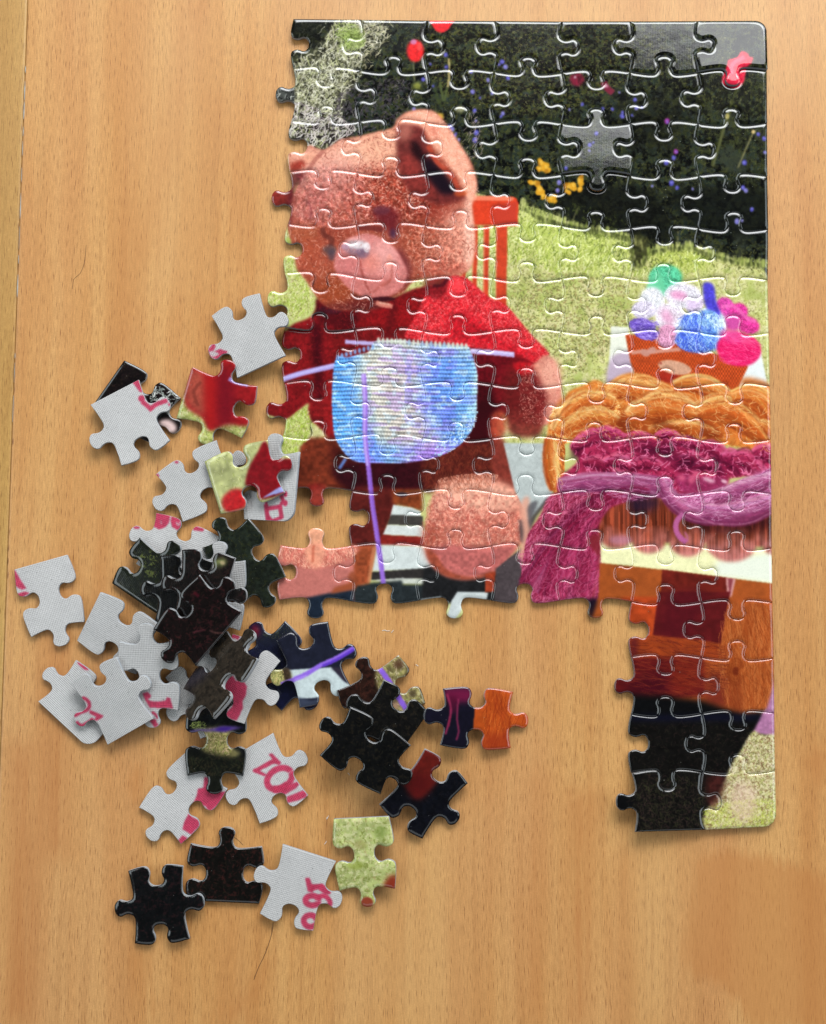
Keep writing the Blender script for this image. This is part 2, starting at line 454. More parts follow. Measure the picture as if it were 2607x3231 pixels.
class Canvas:
    def __init__(s, arr, tf):
        s.a = arr; s.h, s.w = arr.shape[:2]; s.tf = tf
        s.z = 'q'

    def pts(s, P):
        if isinstance(P, tuple) and not isinstance(P[0], (tuple, list, np.ndarray)) and isinstance(P[1], (list, np.ndarray)):
            return s.tf(nat(P[0], P[1]))
        return s.tf(nat(s.z, P))

    def mask(s, P, blur=1, smooth=True, canvas_px=False):
        if isinstance(P, tuple) and isinstance(P[0], tuple) and isinstance(P[0][0], slice):
            return P
        Q = np.asarray(P, float) if canvas_px else s.pts(P)
        if smooth:
            Q = smooth_closed(Q)
        mg = 2 * blur + 2
        x0 = max(0, int(Q[:, 0].min() - mg)); x1 = min(s.w, int(Q[:, 0].max() + mg + 1))
        y0 = max(0, int(Q[:, 1].min() - mg)); y1 = min(s.h, int(Q[:, 1].max() + mg + 1))
        if x1 <= x0 or y1 <= y0:
            return None
        yy, xx = np.mgrid[y0:y1, x0:x1]
        m = in_poly(np.stack([xx + .5, yy + .5], -1), Q).astype(float)
        return (slice(y0, y1), slice(x0, x1)), boxblur(m, blur)

    def fill(s, P, col, blur=1, amt=1.0, smooth=True, mod=0.0, ms=4, canvas_px=False, clip=None):
        r = s.mask(P, blur, smooth, canvas_px) if not (isinstance(P, tuple) and isinstance(P[0], tuple) and isinstance(P[0][0], slice)) else P
        if r is None:
            return None
        sl, m = r
        m2 = m * amt
        if clip is not None:
            full = np.zeros((s.h, s.w)); full[clip[0]] = clip[1]
            m2 = m2 * full[sl]
        c = np.array(col, float) / 255.0
        h, w = m.shape
        if mod:
            k = 1 + mod * (vnoise(h, w, ms) - .5) * 1.4 + mod * (vnoise(h, w, ms * 2.7) - .5) * 1.0
            c = c[None, None, :] * k[..., None]
        s.a[sl] = s.a[sl] * (1 - m2[..., None]) + c * m2[..., None]
        return r

    def ell(s, cen, rad, col, amt=1.0, rot=0.0, soft=0.5, z=None, mod=0.0, ms=3, clip=None):
        z = z if z is not None else s.z
        c, s_ = math.cos(math.radians(rot)), math.sin(math.radians(rot))
        P = [(cen[0] + rad[0] * c * math.cos(t) - rad[1] * s_ * math.sin(t), cen[1] + rad[0] * s_ * math.cos(t) + rad[1] * c * math.sin(t))
             for t in np.linspace(0, 2 * math.pi, 20, endpoint=False)]
        Q = s.tf(nat(z, P))
        rr = np.ptp(Q[:, 0]) * 0.5
        ry = np.ptp(Q[:, 1]) * 0.5
        return s.fill(Q, col, max(1, min(rr, ry) * soft * 0.5), amt, True, mod, ms, canvas_px=True, clip=clip)

    def line(s, P, width, col, amt=1.0, taper=False, mod=0.0):
        """polyline stroke, width in mm"""
        Q = smooth_open(s.pts(P))
        t = np.gradient(Q, axis=0)
        t /= (np.linalg.norm(t, axis=1)[:, None] + 1e-9)
        nrm = np.stack([-t[:, 1], t[:, 0]], 1)
        w = np.full(len(Q), width * PPM * 0.5)
        if taper:
            w *= np.clip(np.sin(np.linspace(0.15, math.pi - 0.15, len(Q))) * 1.2, 0, 1)
        R = np.concatenate([Q + nrm * w[:, None], (Q - nrm * w[:, None])[::-1]])
        return s.fill(R, col, 1, amt, False, mod, 3, canvas_px=True)

    def hairs(s, P, n, ln, ang, cols, alpha=0.6, width=1, spread=20, curl=0.0, dens=None):
        """n short random strokes starting inside polygon P; ln in px (lo, hi); ang degrees (screen, clockwise from +x)"""
        r = s.mask(P, 1) if not isinstance(P[0], tuple) or not isinstance(P[0][0], slice) else P
        if r is None:
            return
        sl, m = r
        h, w = m.shape
        k = int(n * 1.0)
        x = rng.rand(k * 3) * w; y = rng.rand(k * 3) * h
        ok = m[y.astype(int), x.astype(int)] > 0.5
        x, y = x[ok][:k], y[ok][:k]
        if dens is not None:
            q = rng.rand(len(x)) < dens(x / w, y / h)
            x, y = x[q], y[q]
        k = len(x)
        if k == 0:
            return
        L = rng.uniform(ln[0], ln[1], k)
        A = np.radians(ang + rng.randn(k) * spread) if not callable(ang) else np.radians(ang(x / w, y / h) + rng.randn(k) * spread)
        C = np.array(cols, float)[rng.randint(len(cols), size=k)] / 255.0
        C = C * rng.uniform(0.88, 1.12, (k, 1))
        cu = rng.randn(k) * curl
        ns = int(ln[1] * 1.3) + 2
        full = np.zeros((s.h, s.w), bool); 
        mm = np.zeros((s.h, s.w)); mm[sl] = m
        px, py = x + sl[1].start, y + sl[0].start
        for i in range(ns):
            on = (i / ns * ln[1] * 1.0) < L
            aa = A + cu * (i / ns)
            xi = px.astype(int); yi = py.astype(int)
            for dx in range(width):
                xj = xi + dx
                v = on & (xj >= 0) & (xj < s.w) & (yi >= 0) & (yi < s.h)
                v[v] &= mm[yi[v], xj[v]] > 0.3
                al = alpha * (1 if dx == 0 else 0.75)
                s.a[yi[v], xj[v]] = s.a[yi[v], xj[v]] * (1 - al) + C[v] * al
            st = ln[1] / ns
            px = px + np.cos(aa) * st; py = py + np.sin(aa) * st

    def blotch(s, P, col, thr, size, amt=.7, sy=None, gain=6.0, fine=.35):
        """irregular blotches: thresholded two-octave noise"""
        r = s.mask(P, 2)
        if r is None:
            return
        sl, m = r
        h, w = m.shape
        k = vnoise(h, w, size, sy) * (1 - fine) + vnoise(h, w, max(1.3, size * .42), sy and max(1.3, sy * .42)) * fine
        k = np.clip((k - thr) * gain, 0, 1) * m * amt
        s.a[sl] = s.a[sl] * (1 - k[..., None]) + np.array(col, float) / 255.0 * k[..., None]

    def speckle(s, P, n, cols, alpha=0.5, size=2):
        s.hairs(P, n, (1, max(1.2, size)), 0, cols, alpha, max(1, int(size)), spread=180)

    def mult(s, P, amp, size, sy=None, blur=2):
        r = s.mask(P, blur)
        if r is None:
            return
        sl, m = r
        k = 1 + amp * 2 * (vnoise(m.shape[0], m.shape[1], size, sy) - 0.5) * m
        s.a[sl] = s.a[sl] * k[..., None]

def tone(A):
    """contrast of the printed inks"""
    A = np.clip((A - 0.030) * 1.11, 0.012, 1)
    l = A.mean(-1, keepdims=True)
    return np.clip(l + (A - l) * 0.90, 0.01, 0.97)

def make_image(name, arr):
    h, w = arr.shape[:2]
    img = bpy.data.images.new(name, w, h, alpha=False)
    buf = np.ones((h, w, 4), np.float32)
    buf[..., :3] = np.clip(arr[::-1], 0, 1)
    img.pixels.foreach_set(buf.ravel())
    img.update()
    return img

# main print: canvas axes are world mm; covers the assembled board
MX0, MX1, MY0, MY1 = -12.0, 182.0, 8.0, -302.0
def main_tf(n):
    w = to_plane(n, T)
    return np.stack([(w[:, 0] - MX0) * PPM, (MY0 - w[:, 1]) * PPM], 1)

LAWN = (184, 184, 112)
LAWN_HAIRS = [(206, 205, 138), (165, 165, 82), (215, 208, 160), (150, 148, 74), (190, 192, 104), (196, 178, 132)]
LAWN_DARK = [(112, 112, 52), (128, 104, 62), (96, 104, 44)]

def lawn_texture(c, P, n, dry=0.0, green=0.0):
    c.blotch(P, (208, 204, 146), .50, 5, .6); c.blotch(P, (158, 158, 80), .56, 4, .6); c.blotch(P, (214, 200, 158), .60, 6, .5); c.blotch(P, (112, 104, 58), .62, 2.8, .7)
    c.hairs(P, n // 2, (3, 8), -75, LAWN_HAIRS, 0.45, 1, 35)
    c.hairs(P, n // 12, (2, 4), -70, LAWN_DARK, 0.6, 1, 60)
    if green:
        c.hairs(P, int(n * green), (3, 9), -80, [(150, 172, 50), (175, 196, 82), (128, 150, 40)], 0.5, 1, 30)
    if dry:
        c.blotch(P, (226, 208, 176), .56, 4, .6); c.blotch(P, (120, 80, 50), .66, 3, .8)

def strands(c, P, n, ang, cols, ln=(10, 30), alpha=0.5, spread=8, curl=0.3, width=2):
    c.hairs(P, int(n * .6), ln, ang, cols, min(.8, alpha * 1.6), width, spread * .8, curl)

def lobe(c, p0, p1, p2, width, cols, n=26, lw=0.30, fray=.24, pinch=.35, amt=.62):
    """one bight of a skein: n curved strands side by side between p0 and p2 bending towards p1 (width in read-off px)"""
    p0, p1, p2 = (np.array(p, float) for p in (p0, p1, p2))
    t = np.linspace(0, 1, 9)[:, None]
    mid = (1 - t) ** 2 * p0 + 2 * t * (1 - t) * p1 + t ** 2 * p2
    d = np.gradient(mid, axis=0); d /= np.linalg.norm(d, axis=1)[:, None]
    nr = np.stack([d[:, 1], -d[:, 0]], 1)
    prof = pinch + (1 - pinch) * np.sin(np.pi * t[:, 0] * .86 + .2)
    order = rng.permutation(n)
    base = []
    for s_ in (1, -1):
        q_ = mid + nr * (s_ * width / 2 * prof)[:, None]
        base += q_.tolist() if s_ == 1 else q_[::-1].tolist()
    n = int(n * 2.0); order = rng.permutation(n)
    c.fill(base, cols[1], 2, .9, False, .22, 3)
    for i in order:
        u = -1 + 2 * (i + .5) / n
        wig = rng.uniform(-fray, fray, len(t)) * .5
        q_ = mid + nr * ((u + wig) * width / 2 * prof)[:, None]
        k = u + rng.uniform(-.35, .35)           # u = +1 is the side facing up: paler wool, darker towards the fold
        if k > .45: col = cols[3]
        elif k > .05: col = cols[2]
        elif k > -.55: col = cols[1]
        else: col = cols[0]
        if rng.rand() < .18: col = cols[rng.randint(len(cols))]
        a_, b_ = sorted(rng.randint(0, len(t), 2))
        if b_ - a_ < 4: a_, b_ = 0, len(t) - 1
        c.line(q_[a_:b_ + 1], lw * rng.uniform(.6, 1.3), tuple(v * rng.uniform(.9, 1.08) for v in col), amt)

ORANGE = [(128, 46, 14), (190, 92, 32), (222, 134, 60), (236, 200, 124)]
CRIMSON = [(74, 8, 34), (140, 28, 62), (178, 50, 90), (212, 92, 132)]
MAUVE = [(100, 32, 68), (148, 60, 102), (176, 90, 130), (210, 150, 178)]

def ball(c, x, y, rx, ry, col, rot, soft):
    """wound ball of wool in the print: body, winding strands"""
    dk = tuple(v * .72 for v in col); lt = tuple(min(240, v * 1.1 + 14) for v in col)
    r = c.ell((x, y), (rx, ry), col, 1, rot, soft, mod=.10, ms=4)
    c.ell((x + rx * .1, y + ry * .75), (rx * .9, ry * .45), dk, .55, rot, .9, clip=r)
    a0 = rng.uniform(0, 180)
    c.hairs(r, int(rx * ry * .035) + 10, (5, 13), a0, [dk, lt, lt], .45, 1, 16, .8)
    c.hairs(r, int(rx * ry * .018) + 6, (5, 13), a0 + 70, [dk, lt], .4, 1, 16, .8)

def paint_main():
    W_, H_ = int((MX1 - MX0) * PPM), int((MY0 - MY1) * PPM)
    A = np.zeros((H_, W_, 3))
    A[:] = np.array(LAWN) / 255.0
    c = Canvas(A, main_tf)
    q = lambda z, pts: [(x + (1736 if z in (2, 4, 6) else 0), y + {1: 0, 2: 0, 3: 1302, 4: 1302, 5: 2712, 6: 2712}[z]) for x, y in pts]
    # ---- lawn
    lawn = [(100, 1600), (1900, 1300), (3480, 1700), (3480, 3000), (2000, 3040), (60, 3350), (60, 2000)]
    c.fill(lawn, LAWN, 3, 1, False, 0.10, 14)
    lawn_texture(c, lawn, 26000)
    c.blotch(lawn, (152, 166, 76), .52, 22, .55, None, 4); c.blotch(lawn, (206, 192, 146), .56, 18, .5, None, 4)
    c.ell((1936, 1540), (420, 180), (176, 190, 88), .55, 0, .9)
    c.ell((2250, 1680), (380, 160), (176, 188, 90), .5, 0, .9)
    c.ell((2850, 1760), (230, 90), (170, 184, 70), .6, 0, .9)
    c.hairs([(1500, 1370), (2300, 1500), (2900, 1700), (3000, 1850), (2300, 1900), (1500, 1750)], 2200, (4, 11), -75, [(156, 172, 66), (200, 206, 110), (112, 128, 44), (214, 216, 156)], .55, 2, 30)
    c.blotch([(1500, 1370), (2300, 1500), (2900, 1700), (3400, 1850), (2300, 1930), (1500, 1750)], (104, 116, 40), .66, 3, .6)
    c.hairs(q(4, [(0, 600), (700, 620), (700, 1000), (250, 1300), (0, 900)]), 1500, (2, 5), -60, [(120, 116, 66), (150, 126, 80), (98, 104, 52)], .6, 2, 60)
    # ---- dark shrubbery
    lb = [(1400, 1310)] + q(4, [(0, 95), (60, 150), (100, 175), (200, 205), (300, 235), (450, 268), (600, 290), (750, 330), (770, 430), (800, 525), (850, 500), (880, 430), (960, 410), (1050, 400),
                              (1150, 392), (1300, 440), (1400, 470), (1500, 500), (1650, 510), (1760, 515)])
    dark = [(100, 60), (3520, 60)] + lb[::-1] + [(1400, 1200), (700, 1050), (100, 1020)]
    r = c.fill(dark, (35, 38, 27), 2, 1, False, 0.45, 9)
    c.blotch(dark, (40, 52, 44), .46, 14, .7); c.blotch(dark, (58, 62, 32), .50, 5, .8); c.blotch(dark, (7, 8, 7), .50, 9, .95); c.hairs(dark, 1500, (4, 9), -60, [(66, 72, 36), (92, 92, 48), (48, 62, 46)], .6, 2, 50, .6); c.blotch(dark, (84, 84, 42), .62, 3.2, .6); c.blotch(dark, (52, 60, 60), .62, 6, .6)
    cen = [(1150, 130), (2600, 130), (2600, 480), (1800, 800), (1100, 500)]
    c.blotch(cen, (78, 80, 32), .55, 3.5, .75); c.blotch(cen, (108, 104, 56), .66, 2.6, .7); c.blotch(cen, (14, 13, 9), .54, 5, .9); c.blotch(cen, (70, 40, 30), .68, 3, .5)
    rt = [(2400, 130), (3430, 130), (3430, 800), (2700, 560)]
    c.blotch(rt, (86, 84, 40), .58, 3.2, .6, 6); c.blotch(rt, (140, 132, 84), .70, 2.4, .6); c.blotch(rt, (10, 10, 8), .52, 6, .9)
    c.hairs(cen, 700, (2, 6), 70, [(110, 106, 50), (70, 74, 34), (130, 120, 80)], .5, 1, 60)
    c.hairs([(3000, 480), (3440, 480), (3440, 1500), (3050, 1000)], 1200, (6, 22), 100, [(56, 60, 24), (40, 42, 18)], .35, 1, 14)
    c.fill(q(4, [(1050, 0), (1708, 0), (1708, 330), (1200, 260)]), (16, 18, 15), 9, .75, True, .2)
    c.fill(q(4, [(300, 0), (900, 0), (1050, 350), (800, 330), (400, 240), (240, 100)]), (17, 18, 14), 7, .7, True, .2)
    c.ell((2640, 3200 - 2350), (260, 220), (20, 20, 12), .5, 0, .9)
    # shade of the lawn edge
    c.fill(q(4, [(760, 320), (880, 330), (870, 480), (820, 540), (770, 500)]), (66, 66, 34), 3, .7, True, .3)
    # long leaves
    c.fill([(3090, 1080), (3180, 1000), (3290, 1150), (3210, 1200)], (52, 58, 48), 3, .6)
    c.fill(q(4, [(1460, 300), (1560, 320), (1510, 470)]), (54, 58, 44), 3, .5)
    c.line([(3230, 560), (3190, 700), (3050, 1140)], 1.0, (66, 70, 34), .7)
    c.line([(3160, 800), (3130, 900), (3060, 1140)], 0.6, (100, 100, 60), .8)
    c.line([(3335, 910), (3290, 1010), (3230, 1150)], 0.45, (140, 130, 86), .9)
    c.ell((3158, 795), (14, 20), (172, 158, 90), 1, 0, .3); c.ell((3336, 903), (14, 14), (196, 170, 110), 1, 0, .3)
    c.line([(2960, 560), (2950, 700), (2940, 850)], 0.8, (54, 56, 30), .6)
    # ---- pale spiky bush, upper left
    bush = [(180, 470), (300, 370), (420, 240), (480, 140), (700, 120), (830, 160), (800, 300), (660, 420), (650, 520), (560, 640), (520, 760), (520, 880), (470, 980), (390, 1030), (170, 960)]
    r = c.mask(bush, 9)
    c.fill(r, (70, 68, 52), 1, .75, mod=.6, ms=5)
    c.blotch(bush, (24, 24, 16), .48, 5, .9); c.blotch(bush, (150, 146, 112), .52, 4, .7); c.blotch(bush, (196, 192, 168), .60, 3, .7)
    c.hairs(bush, 560, (6, 18), lambda x, y: -65 + 40 * (x - .5), [(190, 184, 158), (214, 208, 186), (150, 146, 116), (170, 172, 118)], .75, 2, 34, 1.2)
    mid = [(330, 430), (520, 300), (600, 420), (520, 600), (430, 800), (200, 860), (180, 560)]
    c.blotch(mid, (166, 162, 128), .50, 5, .7); c.blotch(mid, (200, 196, 172), .58, 3, .8); c.blotch(mid, (70, 68, 50), .56, 3.4, .8)
    c.hairs(mid, 360, (5, 14), -60, [(214, 212, 176), (176, 180, 126), (226, 222, 200), (110, 108, 80)], .7, 1, 36, 1.2)
    c.hairs([(180, 130), (420, 130), (330, 300), (190, 460)], 34, (5, 14), -60, [(150, 146, 124), (186, 182, 160)], .8, 2, 24, .8)
    c.hairs([(620, 120), (860, 130), (820, 330), (660, 480)], 120, (4, 12), -40, [(176, 168, 136), (130, 122, 96)], .8, 2, 40, 1)
    c.hairs([(500, 640), (950, 540), (980, 780), (760, 880), (480, 960)], 300, (4, 12), -50, [(104, 92, 104), (70, 62, 74), (130, 120, 122), (24, 20, 26)], .6, 1, 40, 1)
    c.blotch([(500, 640), (950, 540), (980, 780), (760, 880), (480, 960)], (72, 62, 74), .52, 3.5, .6)
    low = [(170, 700), (600, 860), (520, 960), (400, 1020), (180, 960)]
    c.blotch(low, (34, 28, 30), .48, 4, .85)
    c.hairs(low, 230, (6, 18), -50, [(196, 184, 176), (160, 146, 144), (214, 206, 196)], .8, 2, 34, 1.2)
    c.ell((590, 260), (75, 60), (138, 158, 74), .75, 20, .6, mod=.3)
    c.hairs([(480, 170), (660, 190), (660, 330), (500, 330)], 300, (4, 12), -20, [(150, 170, 84), (172, 186, 110), (96, 108, 50)], .6, 1, 40, .5)
    c.fill([(180, 120), (430, 120), (380, 200), (300, 330), (180, 300)], (24, 25, 18), 5, .75, True, .3)
    c.fill([(30, 590), (180, 590), (180, 720), (30, 720)], (60, 62, 58), 1, 1, True, .4, 3)
    c.hairs([(50, 590), (180, 590), (180, 710), (50, 700)], 26, (4, 9), -40, [(170, 170, 160), (130, 130, 124), (20, 20, 20)], .85, 2, 60)
    c.fill([(10, 1290), (170, 1290), (170, 1420), (10, 1420)], (128, 42, 36), 2, 1, True, .15)
    # ---- flowers
    def dot(x, y, r_, col, a=.95):
        c.ell((x, y), (r_, r_ * 1.15), col, a, 0, .45)
    c.fill([(1125, 110), (1290, 110), (1270, 170), (1230, 215), (1180, 222), (1140, 180)], (222, 36, 42), 1, 1, True, .12, 4)
    c.ell((1022, 350), (58, 76), (222, 34, 36), 1, 0, .2, mod=.15); c.ell((1010, 288), (22, 18), (186, 120, 170), .8); c.ell((1050, 320), (18, 30), (240, 80, 74), .6)
    c.line([(1010, 420), (1012, 500), (1016, 560)], .45, (130, 130, 88), .8)
    c.line([(1190, 220), (1180, 300)], .4, (110, 120, 70), .7)
    c.line([(1250, 400), (1255, 500), (1245, 600)], .8, (190, 170, 110), .85); c.line([(1190, 560), (1215, 690), (1240, 600)], .9, (86, 96, 50), .8); c.line([(1150, 600), (1200, 740)], .9, (60, 70, 36), .7)
    c.ell((1035, 590), (26, 26), (150, 152, 66), .8); c.ell((1190, 800), (26, 24), (206, 160, 50), .9); c.ell((1330, 745), (34, 24), (166, 160, 120), .7)
    pk = [(3120, 560), (3150, 460), (3160, 420), (3220, 400), (3250, 360), (3290, 370), (3310, 400), (3330, 400), (3320, 440), (3290, 470), (3270, 560), (3230, 600), (3180, 600)]
    c.fill(pk, (222, 38, 66), 1, 1, True, .15); c.line([(3180, 520), (3190, 450), (3270, 400)], 1.6, (240, 96, 122), .7)
    c.ell((2128, 545), (48, 46), (112, 22, 44), .95, 0, .3, mod=.3); c.ell((2115, 530), (10, 10), (190, 150, 160), .8)
    c.line([(2310, 560), (2330, 600), (2375, 640)], 2.4, (124, 32, 56), .9); c.ell((2330, 590), (14, 12), (190, 130, 150), .7)
    for (x, y, rx, ry) in ((1890, 1120, 26, 44), (1920, 1150, 34, 38), (1880, 1160, 30, 28), (1836, 1262, 40, 34), (1880, 1300, 40, 44), (1900, 1345, 30, 26), (1956, 1355, 36, 40), (2075, 1285, 36, 36),
                          (2110, 1270, 30, 40), (2145, 1240, 26, 50), (2150, 1300, 20, 36), (2060, 1310, 26, 24)):
        for _ in range(5):
            c.ell((x + rng.uniform(-.6, .6) * rx, y + rng.uniform(-.6, .6) * ry), (rx * .55, ry * .45), (206, 146, 32) if rng.rand() < .7 else (170, 112, 24), .95, rng.uniform(-60, 60), .4)
        c.ell((x - 5, y - 6), (rx * .4, ry * .4), (226, 182, 70), .6)
    BL = [(1230, 375, 14), (1235, 460, 13), (1125, 440, 9), (1075, 545, 14), (1145, 590, 7), (1405, 490, 13), (1520, 550, 13), (1415, 630, 16), (1465, 672, 8), (1550, 640, 12), (1615, 425, 16), (1640, 460, 16), (1655, 535, 14),
          (1595, 445, 9), (1620, 780, 14), (1610, 800, 10), (1012, 750, 14), (1428, 760, 14), (1436, 830, 10), (1255, 870, 20), (1275, 885, 16), (1290, 930, 12), (1320, 955, 10), (1440, 910, 18), (1430, 960, 18), (1300, 915, 8),
          (2076, 752, 8), (2165, 715, 11), (2305, 745, 12), (2370, 748, 11), (2437, 795, 16), (2440, 770, 10), (2525, 685, 13), (2535, 740, 15), (2575, 735, 10), (2505, 790, 9), (2420, 636, 8),
          (2745, 830, 18), (2805, 1040, 16), (2790, 1080, 15), (2740, 1115, 17), (2775, 1255, 18), (2815, 1285, 13), (2645, 1275, 9), (2920, 1295, 9), (3370, 920, 13), (3410, 950, 15), (3415, 1045, 12), (3275, 1115, 17),
          (3265, 1285, 15), (3285, 1305, 15), (3325, 1435, 14), (3225, 1515, 18), (3260, 1510, 10), (1255 + 750, 1250, 16), (1995, 1305, 15), (2050, 1165, 13), (2260, 920, 15), (2215, 1000, 15), (2240, 985, 9), (2210, 1040, 10)]
    for x, y, r_ in BL:
        col = (74, 70, 160) if rng.rand() < .6 else (112, 106, 168)
        if (x, y) in ((2745, 830), (2805, 1040)): col = (140, 40, 130)
        dot(x, y, r_, col); c.ell((x + rng.uniform(-9, 9), y + rng.uniform(-9, 9)), (r_ * .6, r_ * .5), (110, 106, 190), .7, rng.uniform(0, 90), .6); dot(x - 3, y - 4, r_ * .3, (150, 146, 210), .6)
    c.hairs([(1380, 760), (1440, 760), (1480, 1060), (1330, 1100)], 90, (4, 10), -60, [(150, 136, 110), (176, 150, 150)], .6, 1, 30)
    c.hairs(q(4, [(0, 100), (280, 190), (290, 240), (0, 200)]), 160, (8, 22), -70, [(180, 186, 96), (200, 200, 130)], .6, 1, 22)
    c.line(q(4, [(400, 120), (375, 180), (350, 240)]), .3, (150, 144, 90), .8); c.line(q(4, [(1085, 280), (1080, 350), (1070, 400)]), .3, (140, 130, 90), .7)
    c.line(q(4, [(175, 150), (215, 190), (240, 130)]), .3, (140, 140, 90), .7)
    for _ in range(60):
        x = rng.uniform(2520, 3440); y0 = np.interp(x, [2500, 2620, 2800, 2900, 3030, 3250, 3460], [1640, 1720, 1700, 1690, 1745, 1800, 1815]); 
        c.line([(x, y0 + 20), (x + rng.uniform(-14, 14), y0 - rng.uniform(15, 60))], .3, (176, 172, 100), .6)
    c.blotch([(1740, 1330), (2300, 1440), (2500, 1560), (2560, 1800), (2640, 1680), (3400, 1750), (3400, 1900), (2900, 1800), (2500, 1860), (2300, 1700), (1740, 1500)], (70, 78, 34), .60, 4, .6)
    lbx = [p[0] for p in lb[1:]]; lby = [p[1] for p in lb[1:]]
    for _ in range(420):
        x = rng.uniform(1740, 3450); y0 = np.interp(x, lbx, lby)
        L_ = rng.uniform(12, 46) * (1.4 if x < 2100 else 1)
        c.line([(x, y0 + 16), (x + rng.uniform(-16, 16), y0 - L_)], rng.uniform(.25, .5), [(176, 180, 96), (206, 204, 132), (128, 140, 60), (150, 160, 80)][rng.randint(4)], .75)
    for _ in range(260):
        x = rng.uniform(1740, 3450); y0 = np.interp(x, lbx, lby)
        c.line([(x, y0 - 8), (x + rng.uniform(-12, 12), y0 + rng.uniform(8, 34))], rng.uniform(.25, .45), (54, 60, 28), .6)
    # ---- red garden chair
    red = (196, 62, 34)
    c.fill(q(3, [(1400, 45), (1680, 45), (1712, 55), (1728, 90), (1722, 240), (1400, 240)]), (206, 58, 30), 1, 1, False, .08)
    c.fill(q(3, [(1400, 40), (1660, 42), (1700, 52), (1690, 72), (1400, 70)]), (226, 120, 88), 1, .9, False)
    c.fill(q(3, [(1555, 110), (1560, 100), (1715, 80), (1718, 240), (1555, 240)]), (186, 56, 40), 2, .8, False)
    for x0, x1, yb in ((1414, 1450, 700), (1490, 1528, 760), (1575, 1652, 850), (1340, 1372, 600)):
        c.fill(q(3, [(x0, 240 if x0 > 1400 else 520), (x1, 240 if x0 > 1400 else 520), (x1 - 8, yb), (x0 - 4, yb)]), red, 1, 1, False, .08)
        c.line(q(3, [(x0 + 4, 245 if x0 > 1400 else 520), (x0, yb)]), .35, (226, 150, 110), .6)
    c.fill(q(3, [(1415, 238), (1725, 236), (1725, 250), (1415, 252)]), (222, 150, 90), 1, .35, False)
    # ---- jumper, body
    maroon = (112, 20, 22)
    body = [(330, 2060), (480, 2090), (700, 2110), (1090, 1960), (1400, 2050), (1640, 2300), (1840, 2500), (1850, 2700), (1800, 2860), (1720, 2850), (1600, 2830), (1580, 3010), (1640, 3300), (1700, 3360), (1180, 3340),
            (600, 3400), (560, 3340), (470, 3050), (330, 2900), (290, 2850), (290, 2760), (120, 2870), (60, 2830), (10, 2810), (10, 2740), (110, 2700), (120, 2300), (150, 2230)]
    rb = c.fill(body, maroon, 2, 1, True, .16, 6)
    c.ell((60, 2790), (75, 60), maroon, 1, 0, .1)
    c.fill([(110, 2250), (330, 2120), (460, 2150), (440, 2500), (420, 2700), (330, 2800), (170, 2880), (60, 2830), (90, 2700)], (126, 20, 24), 3, .9, True, .15, 6)
    c.fill([(310, 2260), (370, 2230), (385, 2400), (390, 2620), (370, 2760), (330, 2640)], (58, 8, 18), 5, .8)
    c.fill([(310, 2060), (440, 2090), (560, 2130), (640, 2150), (600, 2270), (380, 2220)], (66, 10, 18), 6, .7)
    c.ell((430, 2130), (90, 25), (60, 26, 40), .6)
    c.fill([(640, 2230), (1000, 2230), (1060, 2050), (1100, 1990), (900, 2060), (700, 2160)], (140, 18, 22), 4, .9, True, .12)
    c.fill([(850, 2100), (900, 2060), (880, 2230), (870, 2330), (800, 2330)], (92, 16, 20), 4, .8)
    c.hairs(rb, 5200, (2, 6), 90, [(140, 24, 28), (92, 14, 18), (156, 34, 34), (76, 12, 18)], .35, 1, 50)
    c.fill([(420, 2600), (470, 2600), (470, 2990), (400, 2960)], (150, 26, 28), 3, .7)
    for y in (2740, 2790, 2840, 2890):
        c.line([(320, y), (450, y + 12)], .8, (166, 30, 32), .5)
    # right lower part of the jumper, shaded under the arm
    c.fill([(1430, 2420), (1700, 2450), (1850, 2500), (1800, 2800), (1560, 2860), (1560, 3000), (1400, 3010), (1440, 2700)], (96, 12, 22), 4, .9, True, .12)
    c.fill([(1440, 2640), (1540, 2650), (1600, 2760), (1580, 2850), (1500, 2860), (1430, 2840)], (48, 6, 14), 6, .7)
    c.fill([(1640, 2500), (1850, 2500), (1840, 2700), (1790, 2820), (1640, 2780), (1560, 2740)], (118, 22, 26), 5, .7, True, .15)
    c.line([(1640, 2770), (1700, 2850)], 2.0, (150, 60, 50), .5)
    # bright fluffy shoulder and sleeve
    sh = [(1100, 2000), (1180, 1960), (1260, 1880), (1330, 1890), (1380, 1910), (1520, 2030), (1640, 2090), (1760, 2230), (1850, 2330), (1930, 2410), (1926, 2440), (1860, 2490), (1760, 2440), (1690, 2410), (1560, 2400),
          (1430, 2380), (1200, 2345), (1000, 2320), (950, 2290), (1010, 2190), (1060, 2090)]
    rs = c.fill(sh, (208, 40, 46), 2, 1, True, .12, 5)
    c.hairs(rs, 5200, (2, 5), 60, [(232, 72, 78), (170, 20, 30), (240, 104, 104), (190, 24, 36)], .55, 1, 80)
    c.fill([(1240, 2180), (1380, 2140), (1560, 2300), (1560, 2380), (1300, 2340), (1240, 2260)], (176, 18, 30), 7, .75, True, .25)
    c.fill([(1560, 2300), (1800, 2400), (1850, 2470), (1700, 2440), (1540, 2390)], (186, 22, 34), 5, .6, True, .25)
    c.fill([(1100, 1900), (1250, 1880), (1230, 2020), (1100, 2030)], (112, 20, 26), 5, .85, True, .2)
    c.line([(1140, 1960), (1210, 1950), (1245, 1900)], 1.2, (60, 14, 24), .7)
    c.ell((1300, 1960), (60, 50), (250, 60, 66), .6)
    c.mult(sh, .12, 3.2); c.mult(body, .12, 4)
    # hand
    hand = q(4, [(20, 1230), (100, 1190), (170, 1130), (240, 1170), (280, 1300), (285, 1450), (250, 1560), (180, 1610), (90, 1600), (0, 1540)])
